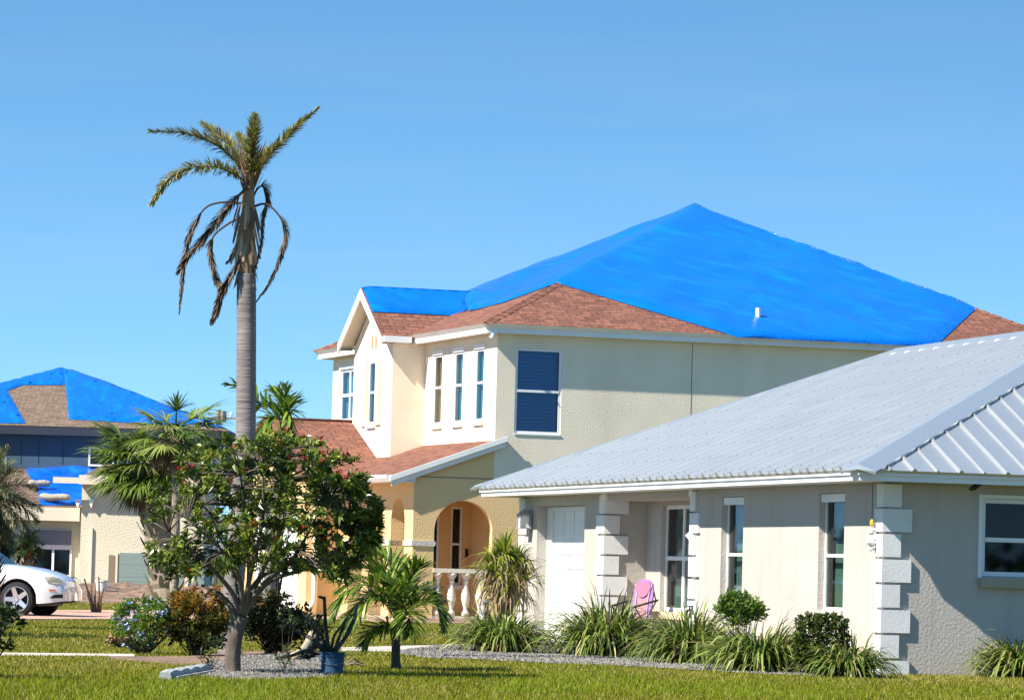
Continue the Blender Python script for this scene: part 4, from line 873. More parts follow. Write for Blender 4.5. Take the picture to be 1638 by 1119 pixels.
# ---- second palm standing behind it
b2 = gp(428, 1036); p2d = b2.y
T2 = empty('palm_tree', b2, 0, 'short smooth-trunked palm with fresh green drooping fronds rising behind the flowering tree', 'palm tree')
mb = MB(); mb.tube(curve([Vector((0, 0, 0)), at(430, 940, p2d) - b2, at(441, 820, p2d) - b2, at(452, 712, p2d) - b2], 40), [.09 - .025 * i / 40 for i in range(41)], 12); mb.build('trunk', TRK, T2, smooth=True)
r2 = lambda x, y, d=0: at(x, y, p2d + d) - b2
for i, (P, dd) in enumerate((([(452, 712), (449, 680), (440, 655), (425, 648), (405, 650)], .3), ([(452, 712), (452, 680), (455, 650), (456, 615)], -.2), ([(452, 712), (440, 670), (410, 640), (385, 620), (362, 612)], .2), ([(452, 712), (447, 670), (432, 668), (417, 690), (410, 715)], -.4), ([(452, 712), (456, 665), (462, 655), (467, 680), (469, 705)], -.3), ([(452, 712), (452, 665), (445, 632), (436, 620)], .5), ([(452, 712), (458, 670), (466, 645), (470, 640)], .4))):
    rg = random.Random(60 + i); mb, ms = MB(), MB(); frond(mb, ms, [r2(x, y, dd * k / (len(P) - 1)) for k, (x, y) in enumerate(P)], 26, .34, .05, rg, (.2, .95), (60, 25), .45, .25, .014, .35)
    o = mb.build('frond', LF_PALM, T2); ms.build('rachis', mat('green rachis', (.16, .2, .05), .5), o)

# ---- young feather palm on the lawn
b3 = gp(634, 1071); T3 = empty('young_palm', b3, 0, 'young green feather palm with short dark trunk on the lawn between blue bucket and gravel', 'palm tree')
r3 = lambda x, y, d=0: at(x, y, b3.y + d) - b3
mb = MB(); mb.tube(curve([Vector((0, 0, 0)), r3(633, 1045), r3(635, 1010), r3(640, 985)], 14), [.062, .058, .055, .052, .05, .05, .05, .052, .05, .045, .04, .035, .03, .025, .02], 10); mb.build('trunk', mat('young palm trunk', (.10, .085, .06), .9, bump=(3, .01, 3, (1, 1, 8)), var=(6, .3)), T3, smooth=True)
FR = [([(638, 1000), (628, 940), (600, 900), (570, 890), (540, 905)], [0, .2, .3, .3, .3]), ([(638, 1000), (622, 965), (595, 955), (565, 985), (555, 1010)], [0, -.3, -.5, -.6, -.6]), ([(640, 1000), (655, 965), (672, 945), (690, 945), (700, 960)], [0, .2, .4, .5, .5]), ([(638, 1000), (625, 950), (600, 915), (565, 905), (530, 925)], [0, .1, .2, .2, .1]), ([(638, 1000), (618, 955), (585, 935), (550, 950), (530, 990)], [0, -.2, -.4, -.5, -.5]),
      ([(640, 1000), (640, 950), (630, 910), (612, 888), (585, 880)], [0, .2, .4, .5, .6]), ([(640, 1000), (648, 955), (660, 920), (676, 902)], [0, -.1, -.2, -.3]),
      ([(640, 1000), (660, 970), (685, 963), (702, 975), (707, 1000)], [0, -.1, -.2, -.2, -.2]), ([(638, 1005), (622, 1000), (600, 1008), (585, 1028)], [0, -.2, -.3, -.3]),
      ([(640, 1000), (650, 975), (655, 985), (654, 1015)], [0, -.4, -.7, -.8]), ([(638, 1000), (610, 960), (575, 962), (548, 1000)], [0, .3, .5, .6]), ([(640, 1000), (645, 940), (646, 915), (642, 895)], [0, .4, .7, .9]), ([(640, 1000), (630, 940), (605, 925), (570, 925), (540, 945)], [0, -.1, -.1, -.1, -.1])]
for i, (P, dd) in enumerate(FR):
    rg = random.Random(80 + i); mb, ms = MB(), MB(); frond(mb, ms, [r3(x, y, d) for (x, y), d in zip(P, dd)], 70, .38, .027, rg, (.18, .95), (58, 25), .35, .22, .011, .15)
    o = mb.build('frond', LF_PALM, T3); ms.build('rachis', mat('green rachis', (.16, .2, .05), .5), o)

# ---- cabbage (fan) palms
def fan_palm(base, top, trunk_r, nf, rad, seed, label, boots=True, tones=(.15, .8), skirt=.4, D=None):
    rg = random.Random(seed); t = empty('fan_palm', base, 0, label, 'palm tree', None); tp = top - base
    mb = MB(); n = 30; C = curve([Vector((0, 0, 0)), tp * .5 + Vector((.03, 0, 0)), tp], n); mb.tube(C, [trunk_r * (1 + .1 * rg.uniform(-1, 1)) for _ in range(n + 1)], 14)
    if boots:
        for k in range(int(tp.length * 34)):
            a = rg.uniform(0, 6.28); z = rg.uniform(.02, .97); c = tp * z; p = c + Vector((math.cos(a), math.sin(a), 0)) * trunk_r * .9
            blade(mb, p, (math.cos(a) * .55, math.sin(a) * .55, .85), rg.uniform(.28, .45), .13, -.1, 3, rg.random(), rg, .55)
    mb.build('trunk', mat('fan palm trunk', (.27, .22, .165), .9, bump=(9, .05, 4), var=(5, .45)) if not boots else leafmat('leaf boot', [(.13, .10, .07), (.27, .22, .16), (.40, .34, .26)], 0, .9), t)
    for k in range(nf):
        u = (k + .5) / nf; a = k * 2.399 + rg.uniform(-.3, .3); el = R(46 - 130 * u + rg.uniform(-12, 12)); dead = u > 1 - skirt
        d = Vector((math.cos(a) * math.cos(el), math.sin(a) * math.cos(el), math.sin(el))); pl = rad * rg.uniform(.55, .85) * (.55 if dead else 1)
        mb = MB(); e = tp + d * pl + Vector((0, 0, -.08 * pl)); mb.tube([tp, tp + d * pl * .5 + Vector((0, 0, .03)), e], [.022, .016, .012], 5, tone=.3)
        d2 = (d + Vector((0, 0, -.25 if not dead else -.9))).normalized()
        fan(mb, e, d2, rad * rg.uniform(.75, 1.0) * (.85 if dead else 1), 34, rg, rg.uniform(*tones) if not dead else rg.uniform(.3, .8), 105 if not dead else 75, .4 if not dead else .6, .052 * rad)
        mb.build('dead_fan_leaf' if dead else 'fan_leaf', LF_DEAD if dead else LF_SABAL, t)
    return t
sb = at(268, 962, 100); sb.z = 0; st_ = at(236, 738, 100)
fan_palm(sb, st_, .36, 84, 1.14, 21, 'stout fan palm with criss-cross leaf boots on its trunk, on the mulch mound', True, (.2, .7), .38)
sb = at(276, 985, 72); sb.z = 0; st_ = at(281, 690, 72)
fan_palm(sb, st_, .075, 34, .72, 22, 'slim pale-trunked fan palm in front of the stout one', False, (.1, .9), .45)
# ---- feathery palm at the left edge, small one beside the car
def feather_palm(base, top, tr, nf, L, LL, seed, label, lm, el0=80, el1=-60, name='feather_palm', tm=None, W=.02, nl=70):
    rg = random.Random(seed); t = empty(name, base, 0, label, 'palm tree'); tp = top - base
    mb = MB(); mb.tube(curve([Vector((0, 0, 0)), tp * .5, tp], 16), [tr * (1.1 - .2 * i / 16) for i in range(17)], 10)
    for k in range(60):
        a = rg.uniform(0, 6.28); c = tp * rg.uniform(.3, 1); blade(mb, c + Vector((math.cos(a), math.sin(a), 0)) * tr * .9, (math.cos(a) * .5, math.sin(a) * .5, .9), rg.uniform(.15, .3), .07, 0, 2, rg.random(), rg, .5)
    mb.build('trunk', tm or leafmat('reddish palm boots', [(.10, .05, .03), (.24, .13, .07), (.30, .22, .14)], 0, .9), t)
    for k in range(nf):
        u = (k + .5) / nf; a = k * 2.399 + rg.uniform(-.3, .3); el = R(el0 + (el1 - el0) * u); P = [tp]; d = Vector((math.cos(a) * math.cos(el), math.sin(a) * math.cos(el), math.sin(el)))
        for i in range(5): P.append(P[-1] + d * L / 5); d = (d + Vector((0, 0, -.28))).normalized()
        mb, ms = MB(), MB(); frond(mb, ms, P, nl, LL, W, rg, (.1, .95) if u < .8 else (0, .3), (55, 30), .45, .35, .012, .12); o = mb.build('frond', lm, t); ms.build('rachis', mat('green rachis', (.16, .2, .05), .5), o)
    return t
lb = gp(-12, 1003); feather_palm(lb, at(-14, 800, lb.y), .13, 34, .92, .30, 31, 'grey-green feathery palm cut off by the left picture edge', leafmat('silvery palm leaflet', [(.03, .045, .02), (.09, .11, .045), (.17, .18, .085), (.30, .28, .16)], .25, .5), 85, -75)
lb2 = at(36, 985, 84); lb2.z = 0; feather_palm(lb2, at(44, 872, 84), .06, 26, .42, .20, 32, 'little dark round-headed palm beside the white car bonnet', leafmat('dark palm leaflet', [(.008, .018, .006), (.018, .038, .01), (.03, .06, .014), (.06, .10, .02)], .2), 75, -45, W=.018, nl=34)
# ---- flowering tree in the gravel island
tb = gp(372, 1077); TD = tb.y; TF = empty('flowering_tree', tb, 0, 'spreading flowering tree with glossy dark leaves and small red flowers in the gravel island', 'tree')
rt_ = lambda x, y, d=0: at(x, y, TD + d) - tb
rg = random.Random(101); wood = MB(); lv = MB(); FLS = []
fork = rt_(388, 985, .0)
wood.tube(curve([Vector((0, 0, -.05)), rt_(373, 1040), rt_(380, 1005), fork], 12), [.10, .09, .086, .084, .082, .08, .078, .077, .076, .075, .074, .07, .065], 12)
wood.tube(curve([rt_(376, 1015), rt_(372, 975), rt_(350, 950), rt_(322, 935)], 10), [.05, .045, .04, .036, .032, .03, .027, .024, .02, .018, .016], 8)
cz = lambda x, y, d: rt_(x, y, d)
limbs = [((388, 985), (370, 945), (330, 900), (270, 850)), ((388, 985), (378, 930), (352, 860), (325, 790)), ((388, 985), (398, 930), (395, 850), (385, 760)), ((388, 985), (412, 930), (440, 860), (450, 770)),
         ((388, 985), (420, 935), (470, 890), (520, 800)), ((388, 985), (430, 930), (500, 905), (565, 860)), ((388, 985), (385, 935), (365, 890), (300, 830)), ((388, 985), (410, 930), (455, 905), (545, 880)), ((388, 985), (400, 920), (420, 830), (420, 740))]
depths = [-.2, .4, -.5, .5, -.3, .1, -.6, .7, -.1]; nodes = []
for L_, dd in zip(limbs, depths):
    C = curve([rt_(x, y, dd * i / 2.2) for i, (x, y) in enumerate(L_)], 14); wood.tube(C, [.034 * (1 - .7 * i / 14) for i in range(15)], 7); nodes += C[5:]
def crown_pt():
    """a point of the crown's volume, taken from its outline in the photo: dense shell, thinner inside"""
    while True:
        x = rg.uniform(236, 610); t = (x - 405) / 206
        if x < 285 and rg.random() < .62: continue
        if x < 275: y0, y1 = 800 - (x - 188) * .35, 925 - (275 - x) * .25
        elif x < 560: y0 = 765 - 75 * math.sin(math.pi * (x - 255) / 330) ** .7; y1 = 935 - 25 * math.sin(math.pi * (x - 275) / 285)
        else: y0, y1 = 720 + (x - 560) * 1.6, 915 - (x - 560) * .9
        y = rg.uniform(y0, y1); hw = .95 * math.sqrt(max(.02, 1 - t * t)) ; d = rg.uniform(-hw, hw)
        e = ((x - 400) / 215) ** 2 + ((y - 815) / 125) ** 2 + (d / 1.0) ** 2
        if noise.noise(Vector((x / 38, y / 38, d * 1.6))) < .0: continue
        if e > .40 or rg.random() < .3: return rt_(x, y, d), y
for k in range(540):
    p, ypx = crown_pt(); nd = min(nodes, key=lambda q: (q - p).length + .3 * abs(q.z - p.z)); md = nd.lerp(p, .5) + Vector((rg.uniform(-.05, .05), rg.uniform(-.05, .05), rg.uniform(-.02, .07)))
    wood.tube([nd, md, p], [.011, .008, .004], 4); ax = (p - md).normalized(); base_t = rg.uniform(.15, .75)
    nl = rg.randint(26, 44)
    for j in range(nl):
        d = (rnd_dir(rg) + ax * .5 + Vector((0, 0, .75))).normalized(); q_ = p - ax * rg.uniform(0, .10) + rnd_dir(rg) * rg.uniform(0, .05)
        leaf(lv, q_, d, rg.uniform(.065, .115), rg.uniform(.026, .04), min(1, max(0, base_t + rg.uniform(-.2, .25))), rg, rg.uniform(.05, .5))
    if (ypx < 765 and rg.random() < .2) or rg.random() < .03:
        fl = MB(); FLS.append(fl)
        for j in range(12): leaf(fl, p + Vector((0, 0, .04)) + rnd_dir(rg) * .03, (rnd_dir(rg) + Vector((0, 0, .6))).normalized(), .04, .028, .5, rg, .1)
wood.build('trunk', BARK, TF, smooth=True); lv.build('crown', LF_TREE, TF); 
for fl in FLS[:98]: fl.build('flower_cluster', FL_RED, TF)

def shrub(name, base, rx, ry, h, n, lm, L, W, seed, label, cat='shrub', zlo=.05, per=18, flowers=None, stems=7, sr=.012, boxy=False, top=False, wm=None, hollow=.35, group=None, up_=.25):
    rg = random.Random(seed); t = empty(name, base, 0, label, cat, group); wood, lv, fls = MB(), MB(), []; n0 = seed * 7.3
    for k in range(n):
        for _ in range(60):
            v = rnd_dir(rg) * rg.random() ** .33
            if boxy: v = v.lerp(v * (v.length / max(abs(c) for c in v)), .6)
            p = Vector((v.x * rx, v.y * ry, zlo + (h - zlo) * (.5 + .5 * v.z)))
            bump = 1 + .28 * noise.noise(Vector((v.x * 2 + n0, v.y * 2, v.z * 2)))
            if (boxy or v.length < bump * .98) and (v.length > hollow or rg.random() < .3) and (boxy or noise.noise(Vector((p.x * 4 + n0, p.y * 4, p.z * 4))) > -.22): break
        root = Vector((rg.uniform(-.2, .2) * rx, rg.uniform(-.2, .2) * ry, 0)); md = root.lerp(p, .55) + Vector((p.x * .15, p.y * .15, 0))
        if k < stems * 5: wood.tube([root, md, p], [sr, sr * .7, sr * .35], 4)
        ax = (p - md).normalized(); bt = rg.uniform(.1, .75) if not top else min(1, max(0, (p.z / h) * .8 + rg.uniform(-.15, .2)))
        for j in range(per):
            leaf(lv, p + rnd_dir(rg) * rg.uniform(0, L * .8), (rnd_dir(rg) + ax * .7 + Vector((0, 0, up_))).normalized(), L * rg.uniform(.65, 1.15), W * rg.uniform(.8, 1.2), min(1, max(0, bt + rg.uniform(-.18, .22))), rg, rg.uniform(0, .4))
        if flowers and rg.random() < flowers[1] and v.length > .6:
            fl = MB(); fls.append(fl)
            for j in range(16): leaf(fl, p + rnd_dir(rg) * .05, rnd_dir(rg, -.3), .045, .035, .5, rg, .05)
    wood.build('stems', wm or BARK_D, t); lv.build('foliage', lm, t)
    for fl in fls[:98]: fl.build('flower_cluster', flowers[0], t)
    return t
shrub('flowering_shrub', gp(226, 1046), .42, .40,   .74, 230, LF_LIME, .05, .024, 201, 'bushy green shrub with pale blue flowers beside the sidewalk', flowers=(FL_BLUE, .10))
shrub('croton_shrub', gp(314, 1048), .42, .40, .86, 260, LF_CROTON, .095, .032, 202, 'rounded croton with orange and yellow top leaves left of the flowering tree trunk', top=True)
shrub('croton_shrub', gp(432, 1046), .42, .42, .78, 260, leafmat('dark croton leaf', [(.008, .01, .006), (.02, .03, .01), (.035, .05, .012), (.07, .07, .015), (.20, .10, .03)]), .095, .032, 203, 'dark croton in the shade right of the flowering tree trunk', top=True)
shrub('broadleaf_shrub', gp(496, 1048), .20, .24, .62, 34, leafmat('dark broad leaf', [(.012, .02, .008), (.03, .05, .015), (.06, .085, .025), (.11, .12, .05)]), .12, .04, 204, 'thin dark broad-leaved shrub between the dark croton and the blue bucket', per=10)
shrub('sapling', gp(455, 1082), .12, .10, .75, 14, leafmat('dark broad leaf', [(.012, .02, .008)]), .10, .03, 205, 'spindly dark sapling standing in the gravel left of the bucket', per=5, stems=1, sr=.006, cat='plant')
shrub('sapling', gp(336, 1074), .14, .12, .42, 22, leafmat('dark broad leaf', [(.012, .02, .008)]), .07, .026, 206, 'low twiggy seedling at the foot of the orange croton', per=6, stems=2, sr=.005, cat='plant')
shrub('leafy_shrub', gp(1181, 1070), .33, .24, .93, 90, LF_LIME, .105, .034, 207, 'small bright leafy shrub on bare stems below the left tall window', zlo=.55, per=16, stems=3, hollow=.2)
shrub('round_hedge', gp(1314, 1081), .33, .28, .74, 700, LF_HEDGE, .042, .026, 208, 'clipped dark round hedge below the right tall window', per=16, hollow=.72, stems=4, boxy=True)
shrub('dark_shrub', gp(-42, 1085), .45, .35, .78, 80, leafmat('shade leaf', [(.008, .016, .005), (.018, .035, .008), (.03, .055, .012), (.05, .08, .02)]), .09, .04, 209, 'dark leafy shrub cut off by the left picture edge near the sidewalk', zlo=.2)
shrub('dry_bush', gp(747, 1028), .24, .2, .32, 60, leafmat('dry twig leaf', [(.16, .13, .09), (.22, .18, .12), (.14, .15, .07)], 0), .05, .012, 210, 'dry brown twiggy tuft at the left end of the gravel bed', per=8, wm=mat('dry twig', (.20, .15, .11), .9), stems=12)
shrub('lime_shrub', at(432, 1000, 58) * 1 - Vector((0, 0, at(432, 1000, 58).z)), .35, .35, 2.95, 110, LF_LIME, .09, .03, 211, 'tall yellow-green shrub showing between the ringed palm trunk and the drooping palm', zlo=1.2, stems=10)
shrub('pale_leaf_pile', gp(198, 1037), .22, .15, .16, 40, leafmat('dead leaf', [(.20, .12, .07), (.30, .19, .11), (.38, .27, .17)], 0), .08, .03, 212, 'small heap of dry brown leaves at the left foot of the blue-flowered shrub', cat='leaves', per=8)
# ---- tall dracaena by the porch
db = gp(803, 1031); t = empty('dracaena', db, 0, 'tall dracaena with yellow-green top and hanging dry straw leaves at the bungalow corner', 'plant'); rg = random.Random(301)
dp = lambda x, y, d=0: at(x, y, db.y + d) - db
mb = MB()
for x in (800, 808, 818): mb.tube([Vector(((x - 806) * .006, 0, 0)), dp(x, 960), dp(x + rg.uniform(-4, 4), 900)], [.05, .045, .035], 8)
mb.build('trunk', BARK, t)
g1, g2 = MB(), MB()
for hx, hy, hd, n in ((806, 893, 0, 120), (790, 915, -.15, 70), (828, 905, .1, 80), (812, 940, -.25, 60), (840, 930, .1, 40)):
    for k in range(n):
        a = rg.uniform(0, 6.283); el = R(rg.uniform(5, 85)); blade(g1, dp(hx, hy, hd), (math.cos(a) * math.cos(el), math.sin(a) * math.cos(el), math.sin(el)), rg.uniform(.35, .58), .035, rg.uniform(.3, .8), 5, rg.random(), rg)
for k in range(430):
    a = rg.uniform(0, 6.283); c = dp(rg.uniform(782, 836), rg.uniform(885, 955), rg.uniform(-.2, .2)); el = R(rg.uniform(-50, 25))
    blade(g2, c, (math.cos(a) * math.cos(el), math.sin(a) * math.cos(el), math.sin(el)), rg.uniform(.35, .65), .026, rg.uniform(.7, 1.4), 6, rg.random(), rg)
g1.build('foliage', leafmat('dracaena leaf', [(.07, .12, .012), (.15, .21, .018), (.27, .33, .03), (.42, .44, .07)], .35, .4), t); g2.build('dry_leaves', leafmat('straw leaf', [(.16, .11, .06), (.32, .24, .14), (.44, .35, .22), (.30, .30, .10)], .2, .8), t)
# ---- blue bucket and the bare frangipani standing in it
pb = gp(531, 1079); bk = empty('blue_bucket', pb, 0, 'blue plastic bucket standing on the lawn edge, holding a bare plant', 'bucket')
mb = MB(); mb.lathe((0, 0, 0), [(.115, 0), (.122, .10), (.127, .19), (.134, .195), (.134, .205), (.128, .21), (.130, .225), (.137, .23), (.137, .245), (.128, .245), (.122, .20), (.10, .19), (.001, .19)], 20); mb.build('shell', mat('blue bucket plastic', (.03, .085, .15), .5, var=(6, .15)), bk, smooth=False)
mb = MB(); mb.tube([(-.137, 0, .22)] + [(-.15 * math.cos(math.pi * k / 10), -.145 * math.sin(math.pi * k / 10) * .9, .2 - .09 * math.sin(math.pi * k / 10)) for k in range(1, 10)] + [(.137, 0, .22)], .004, 5); mb.build('handle', mat('wire', (.3, .3, .3), .4, metal=.8), bk)
fp = empty('bare_frangipani', pb + Vector((0, 0, .19)), 0, 'bare dark branched plant growing out of the blue bucket', 'plant'); f0 = pb + Vector((0, 0, .19)); fp_ = lambda x, y, d=0: at(x, y, pb.y + d) - f0
mb = MB(); z0_ = Vector((0, 0, -.05))
for P, r0_ in (([(526, 1040), (521, 1000), (519, 960), (518, 956), (511, 954)], .022), ([(538, 1038), (555, 1015), (566, 990), (571, 968)], .024), ([(534, 1040), (545, 1012), (552, 995), (562, 985)], .018), ([(522, 1042), (500, 1022), (475, 1008), (452, 993)], .026), ([(520, 1045), (490, 1040), (466, 1048), (444, 1052)], .022), ([(515, 1030), (502, 1005), (497, 992)], .018), ([(529, 1042), (535, 1015), (548, 1000)], .017), ([(518, 1040), (505, 1045), (494, 1050), (488, 1046)], .026), ([(500, 1022), (505, 1000), (512, 985)], .016), ([(524, 1040), (514, 1015), (500, 1000), (486, 985)], .018)):
    dz = [rg.uniform(-.25, .25) * i for i in range(len(P))]; C = curve([fp_(x, y, d) for (x, y), d in zip(P, dz)], 10); mb.tube([z0_.lerp(C[0], .5)] + C, [r0_] + [r0_ * (1 - .35 * i / 10) for i in range(11)], 8)
mb.build('branches', mat('dark frangipani bark', (.055, .05, .042), .8, bump=(14, .01), var=(6, .4)), fp, smooth=True)
mb = MB()
for P in ((452, 993), (486, 985), (488, 1046), (497, 992), (470, 1004), (460, 998), (505, 1004)):
    c = fp_(*P)
    for j in range(14): leaf(mb, c + rnd_dir(rg) * .04, rnd_dir(rg), rg.uniform(.07, .13), .035, rg.random(), rg, .3)
mb.build('leaves', leafmat('dark broad leaf', [(.012, .02, .008)]), fp)
# fallen pale log behind
l0, l1 = gp(470, 1058), gp(502, 1050); o = MB(); o.tube(curve([l0 + Vector((0, 0, .05)), l0.lerp(l1, .5) + Vector((0, 0, .12)), Vector((l1.x, l1.y - .6, .30))], 12), [.065, .062, .06, .06, .058, .056, .055, .054, .052, .05, .05, .05, .048], 10)
tag(o.build('fallen_branch', mat('pale tan bark', (.40, .32, .21), .85, bump=(12, .02), var=(5, .3)), smooth=True), 'thick pale tan branch lying on the lawn behind the blue bucket', 'branch')
o = MB(); q0 = gp(552, 1066)
for k in range(9):
    a = rg.uniform(-.5, 3.4); o.tube([Vector((0, 0, .02)), Vector((math.cos(a) * .12, math.sin(a) * .3, rg.uniform(.03, .10))), Vector((math.cos(a) * .24, math.sin(a) * .5, rg.uniform(.01, .08)))], [.012, .009, .005], 5)
o = o.build('twig_pile', mat('dry twig', (.20, .15, .11), .9)); o.location = q0; tag(o, 'small pile of dry twigs just right of the blue bucket', 'twigs')
# dead cut-back shrub by the drive
q0 = gp(152, 981); t = empty('dead_shrub', q0, 0, 'dead cut-back shrub of bare brown stalks at the far edge of the paver drive', 'shrub'); mb = MB()
for x0, y0, x1, y1 in ((150, 980, 135, 925), (153, 980, 152, 932), (156, 980, 158, 922), (150, 980, 142, 945), (158, 980, 166, 940), (152, 980, 146, 935), (160, 980, 163, 950), (148, 978, 140, 950)):
    a, b = at(x0, y0, q0.y) - q0, at(x1, y1, q0.y + rg.uniform(-.3, .3)) - q0; a.z = 0; mb.tube([a, a.lerp(b, .5) + Vector((rg.uniform(-.03, .03), 0, 0)), b], [.03, .025, .016], 6)
mb.build('stalks', mat('brown stalk', (.17, .11, .075), .9, var=(8, .3)), t)
# white pots on the mulch
for (x, y), lb_, s in (((162, 945), 'upright white pot on the mulch beside the dead cut-back shrub', 1), ):
    q0 = gp(x, 962) ; q0 = at(x, 946, 112); q0.z = .2; mb = MB(); mb.lathe((0, 0, 0), [(.14, 0), (.17, .32), (.19, .34), (.19, .38), (.16, .38), (.15, .3), (.001, .3)], 16); o = mb.build('plant_pot', mat('white pot', (.7, .7, .68), .5)); o.location = q0; tag(o, lb_, 'pot')
# concrete edging block
e0, e1 = gp(252, 1089), gp(318, 1077); dv = (e1 - e0).normalized(); px_ = Vector((dv.y, -dv.x, 0))
t = empty('edging_block', e0, 0, 'scalloped grey concrete edging block lying on the lawn left of the gravel island', 'edging'); mb = MB(); n = 26
Ln = (e1 - e0).length
pr = []
for i in range(n + 1):
    x = i / n; h = .085 + .02 * abs(math.sin(x * 4 * math.pi)); r = dv * (Ln * x)
    pr.append((r, h))
for (a, ha), (b, hb) in zip(pr, pr[1:]):
    for s0, s1, f0_, f1_ in ((0, .02, 0, 1), (.02, .07, 1, 1.12), (.07, .12, 1.12, 1), (.12, .14, 1, 0)):
        mb.face([a + px_ * s0 + Vector((0, 0, ha * f0_)), b + px_ * s0 + Vector((0, 0, hb * f0_)), b + px_ * s1 + Vector((0, 0, hb * f1_)), a + px_ * s1 + Vector((0, 0, ha * f1_))])
for r, h in (pr[0], pr[-1]): mb.face([r + px_ * s + Vector((0, 0, h * f_)) for s, f_ in ((0, 0), (.02, 1), (.07, 1.12), (.12, 1), (.14, 0))])
mb.build('scallops', mat('blue grey concrete', (.33, .35, .36), .9, bump=(25, .01), var=(5, .15)), t)
mb = MB(); A = dv * .12 + px_ * .15; B = dv * (Ln - .02) + px_ * .15; mb.hexa([A, B, B + px_ * .03, A + px_ * .03] + [v + Vector((0, 0, .05)) for v in (A, B, B + px_ * .03, A + px_ * .03)]); mb.build('front_strip', CONC, t)
# path light by the porch
q0 = gp(777, 1006); t = empty('path_light', q0, Y_ROT, 'small square path light with pale cap left of the dracaena', 'lamp'); s = .0115 * q0.y / 75
zt = (at(777, 958, q0.y)).z
mb = MB(); mb.box(-.06, .06, -.06, .06, 0, zt - .04); mb.build('post', mat('ochre lamp body', (.34, .26, .11), .6), t)
mb = MB(); mb.box(-.11, .11, -.11, .11, zt - .06, zt); mb.box(-.10, -.065, -.09, .09, zt - .4, zt - .06); mb.build('cap', FRAME, t)
# ---- patio chair in the entry recess
cp = Gw(.12, 10.75, .10); crz = G_ROT + R(-112)      # local -y is the chair's front
t = empty('patio_chair', cp, G_ROT - R(52), 'folding patio chair with pink and purple padded back in the entry recess', 'chair'); t.scale = (.9, .9, .93)
CT = mat('dark chair tube', (.05, .045, .05), .4, metal=.5)
mb = MB()
bw = .20
def back_pt(x, h): return Vector((x,   .10 + .13 * (h - .38) / .72, h))
P = []
for x, h in ((-bw, .36), (-bw, .86), (-.165, .98), (-.09, 1.04), (0, 1.06), (.09, 1.04), (.165, .98), (bw, .86), (bw, .36)): P.append(back_pt(x, h))
nb = (back_pt(1, .4) - back_pt(0, .4)).cross(back_pt(0, .8) - back_pt(0, .4)).normalized(); nb = nb if nb.y < 0 else -nb
mb.slab(P, .03, nb); mb.build('backrest', mat('purple cushion', (.30, .16, .40), .8, bump=(8, .02)), t)
mb = MB(); P = [back_pt(x, h) + nb * .012 for x, h in ((-.10, .37), (-.10, .80), (.10, .80), (.10, .37))]; mb.slab(P, .012, nb); mb.build('back_panel', mat('salmon cushion', (.40, .21, .24), .8), t)
mb = MB(); P = [back_pt(.15 * math.cos(a), .90 + .13 * math.sin(a) + .02 * math.cos(2 * a)) + nb * .035 for a in [2 * math.pi * k / 16 for k in range(16)]]; mb.slab(P, .04, nb); mb.build('headrest', mat('pink cushion', (.36, .15, .24), .8), t)
mb = MB()
for s in (-1, 1): mb.tube([back_pt(s * .13, .38) + nb * .02, back_pt(s * .12, .78) + nb * .02, back_pt(s * .16, .96) + nb * .014], .008, 5)
mb.build('piping', mat('pale piping', (.75, .6, .7), .7), t)
mb = MB(); mb.slab([(-.24, .08, .38), (.24, .08, .38), (.24, -.42, .42), (-.24, -.42, .42)], .03, (0, 0, 1)); mb.build('seat', mat('purple cushion', (.30, .16, .40), .8), t)
for s in (-1, 1):
    mb = MB(); mb.tube([(s * .24, .26, .72), (s * .24, -.45, .60)], .018, 8); mb.build('armrest', CT, t)
    mb = MB(); mb.tube([(s * .23, .30, .0), (s * .23, -.40, .62)], .013, 7); mb.build('leg', CT, t)
    mb = MB(); mb.tube([(s * .22, -.40, .0), (s * .22, .24, .70), back_pt(s * .21, .85)], .013, 7); mb.build('leg', CT, t)
# ---- black cable at the bungalow corner
mb = MB(); mb.tube(curve([Gw(-.05, 16.55, .0), Gw(-.06, 16.5, .8), Gw(-.08, 16.7, 1.15), Gw(-.1, 17.0, 1.3)], 14), .012, 6); tag(mb.build('cable', BLACK), 'black cable running up the far corner of the bungalow behind the dracaena', 'cable')

# ---- trees just outside the frame on the left: they throw the shadow bands on the lawn
shrub('shade_tree', Vector((-9.1, 57.4, 0)), 1.05, 2.4, 3.0, 260, LF_TREE, .13, .055, 401, 'leafy shade tree on the far lawn just past the left edge of the picture', 'tree', zlo=1.3, per=22)

# far wood hidden by the houses, added all round to darken window reflections
mb = MB(); rg = random.Random(501)
for k in range(16000):
    a = rg.uniform(0, 6.2832); d_ = rg.uniform(230, 262); hh = 4.6 + 1.5 * noise.noise(Vector((math.cos(a) * 14, math.sin(a) * 14, 0))) + .8 * noise.noise(Vector((math.cos(a) * 60, math.sin(a) * 60, 4)))
    p = Vector((math.sin(a) * d_, math.cos(a) * d_, hh * rg.random() ** .8)); leaf(mb, p, rnd_dir(rg), rg.uniform(1.0, 2.2), rg.uniform(.8, 1.5), rg.random(), rg)
tag(mb.build('unseen_wood', LF_HEDGE), kind='stuff')

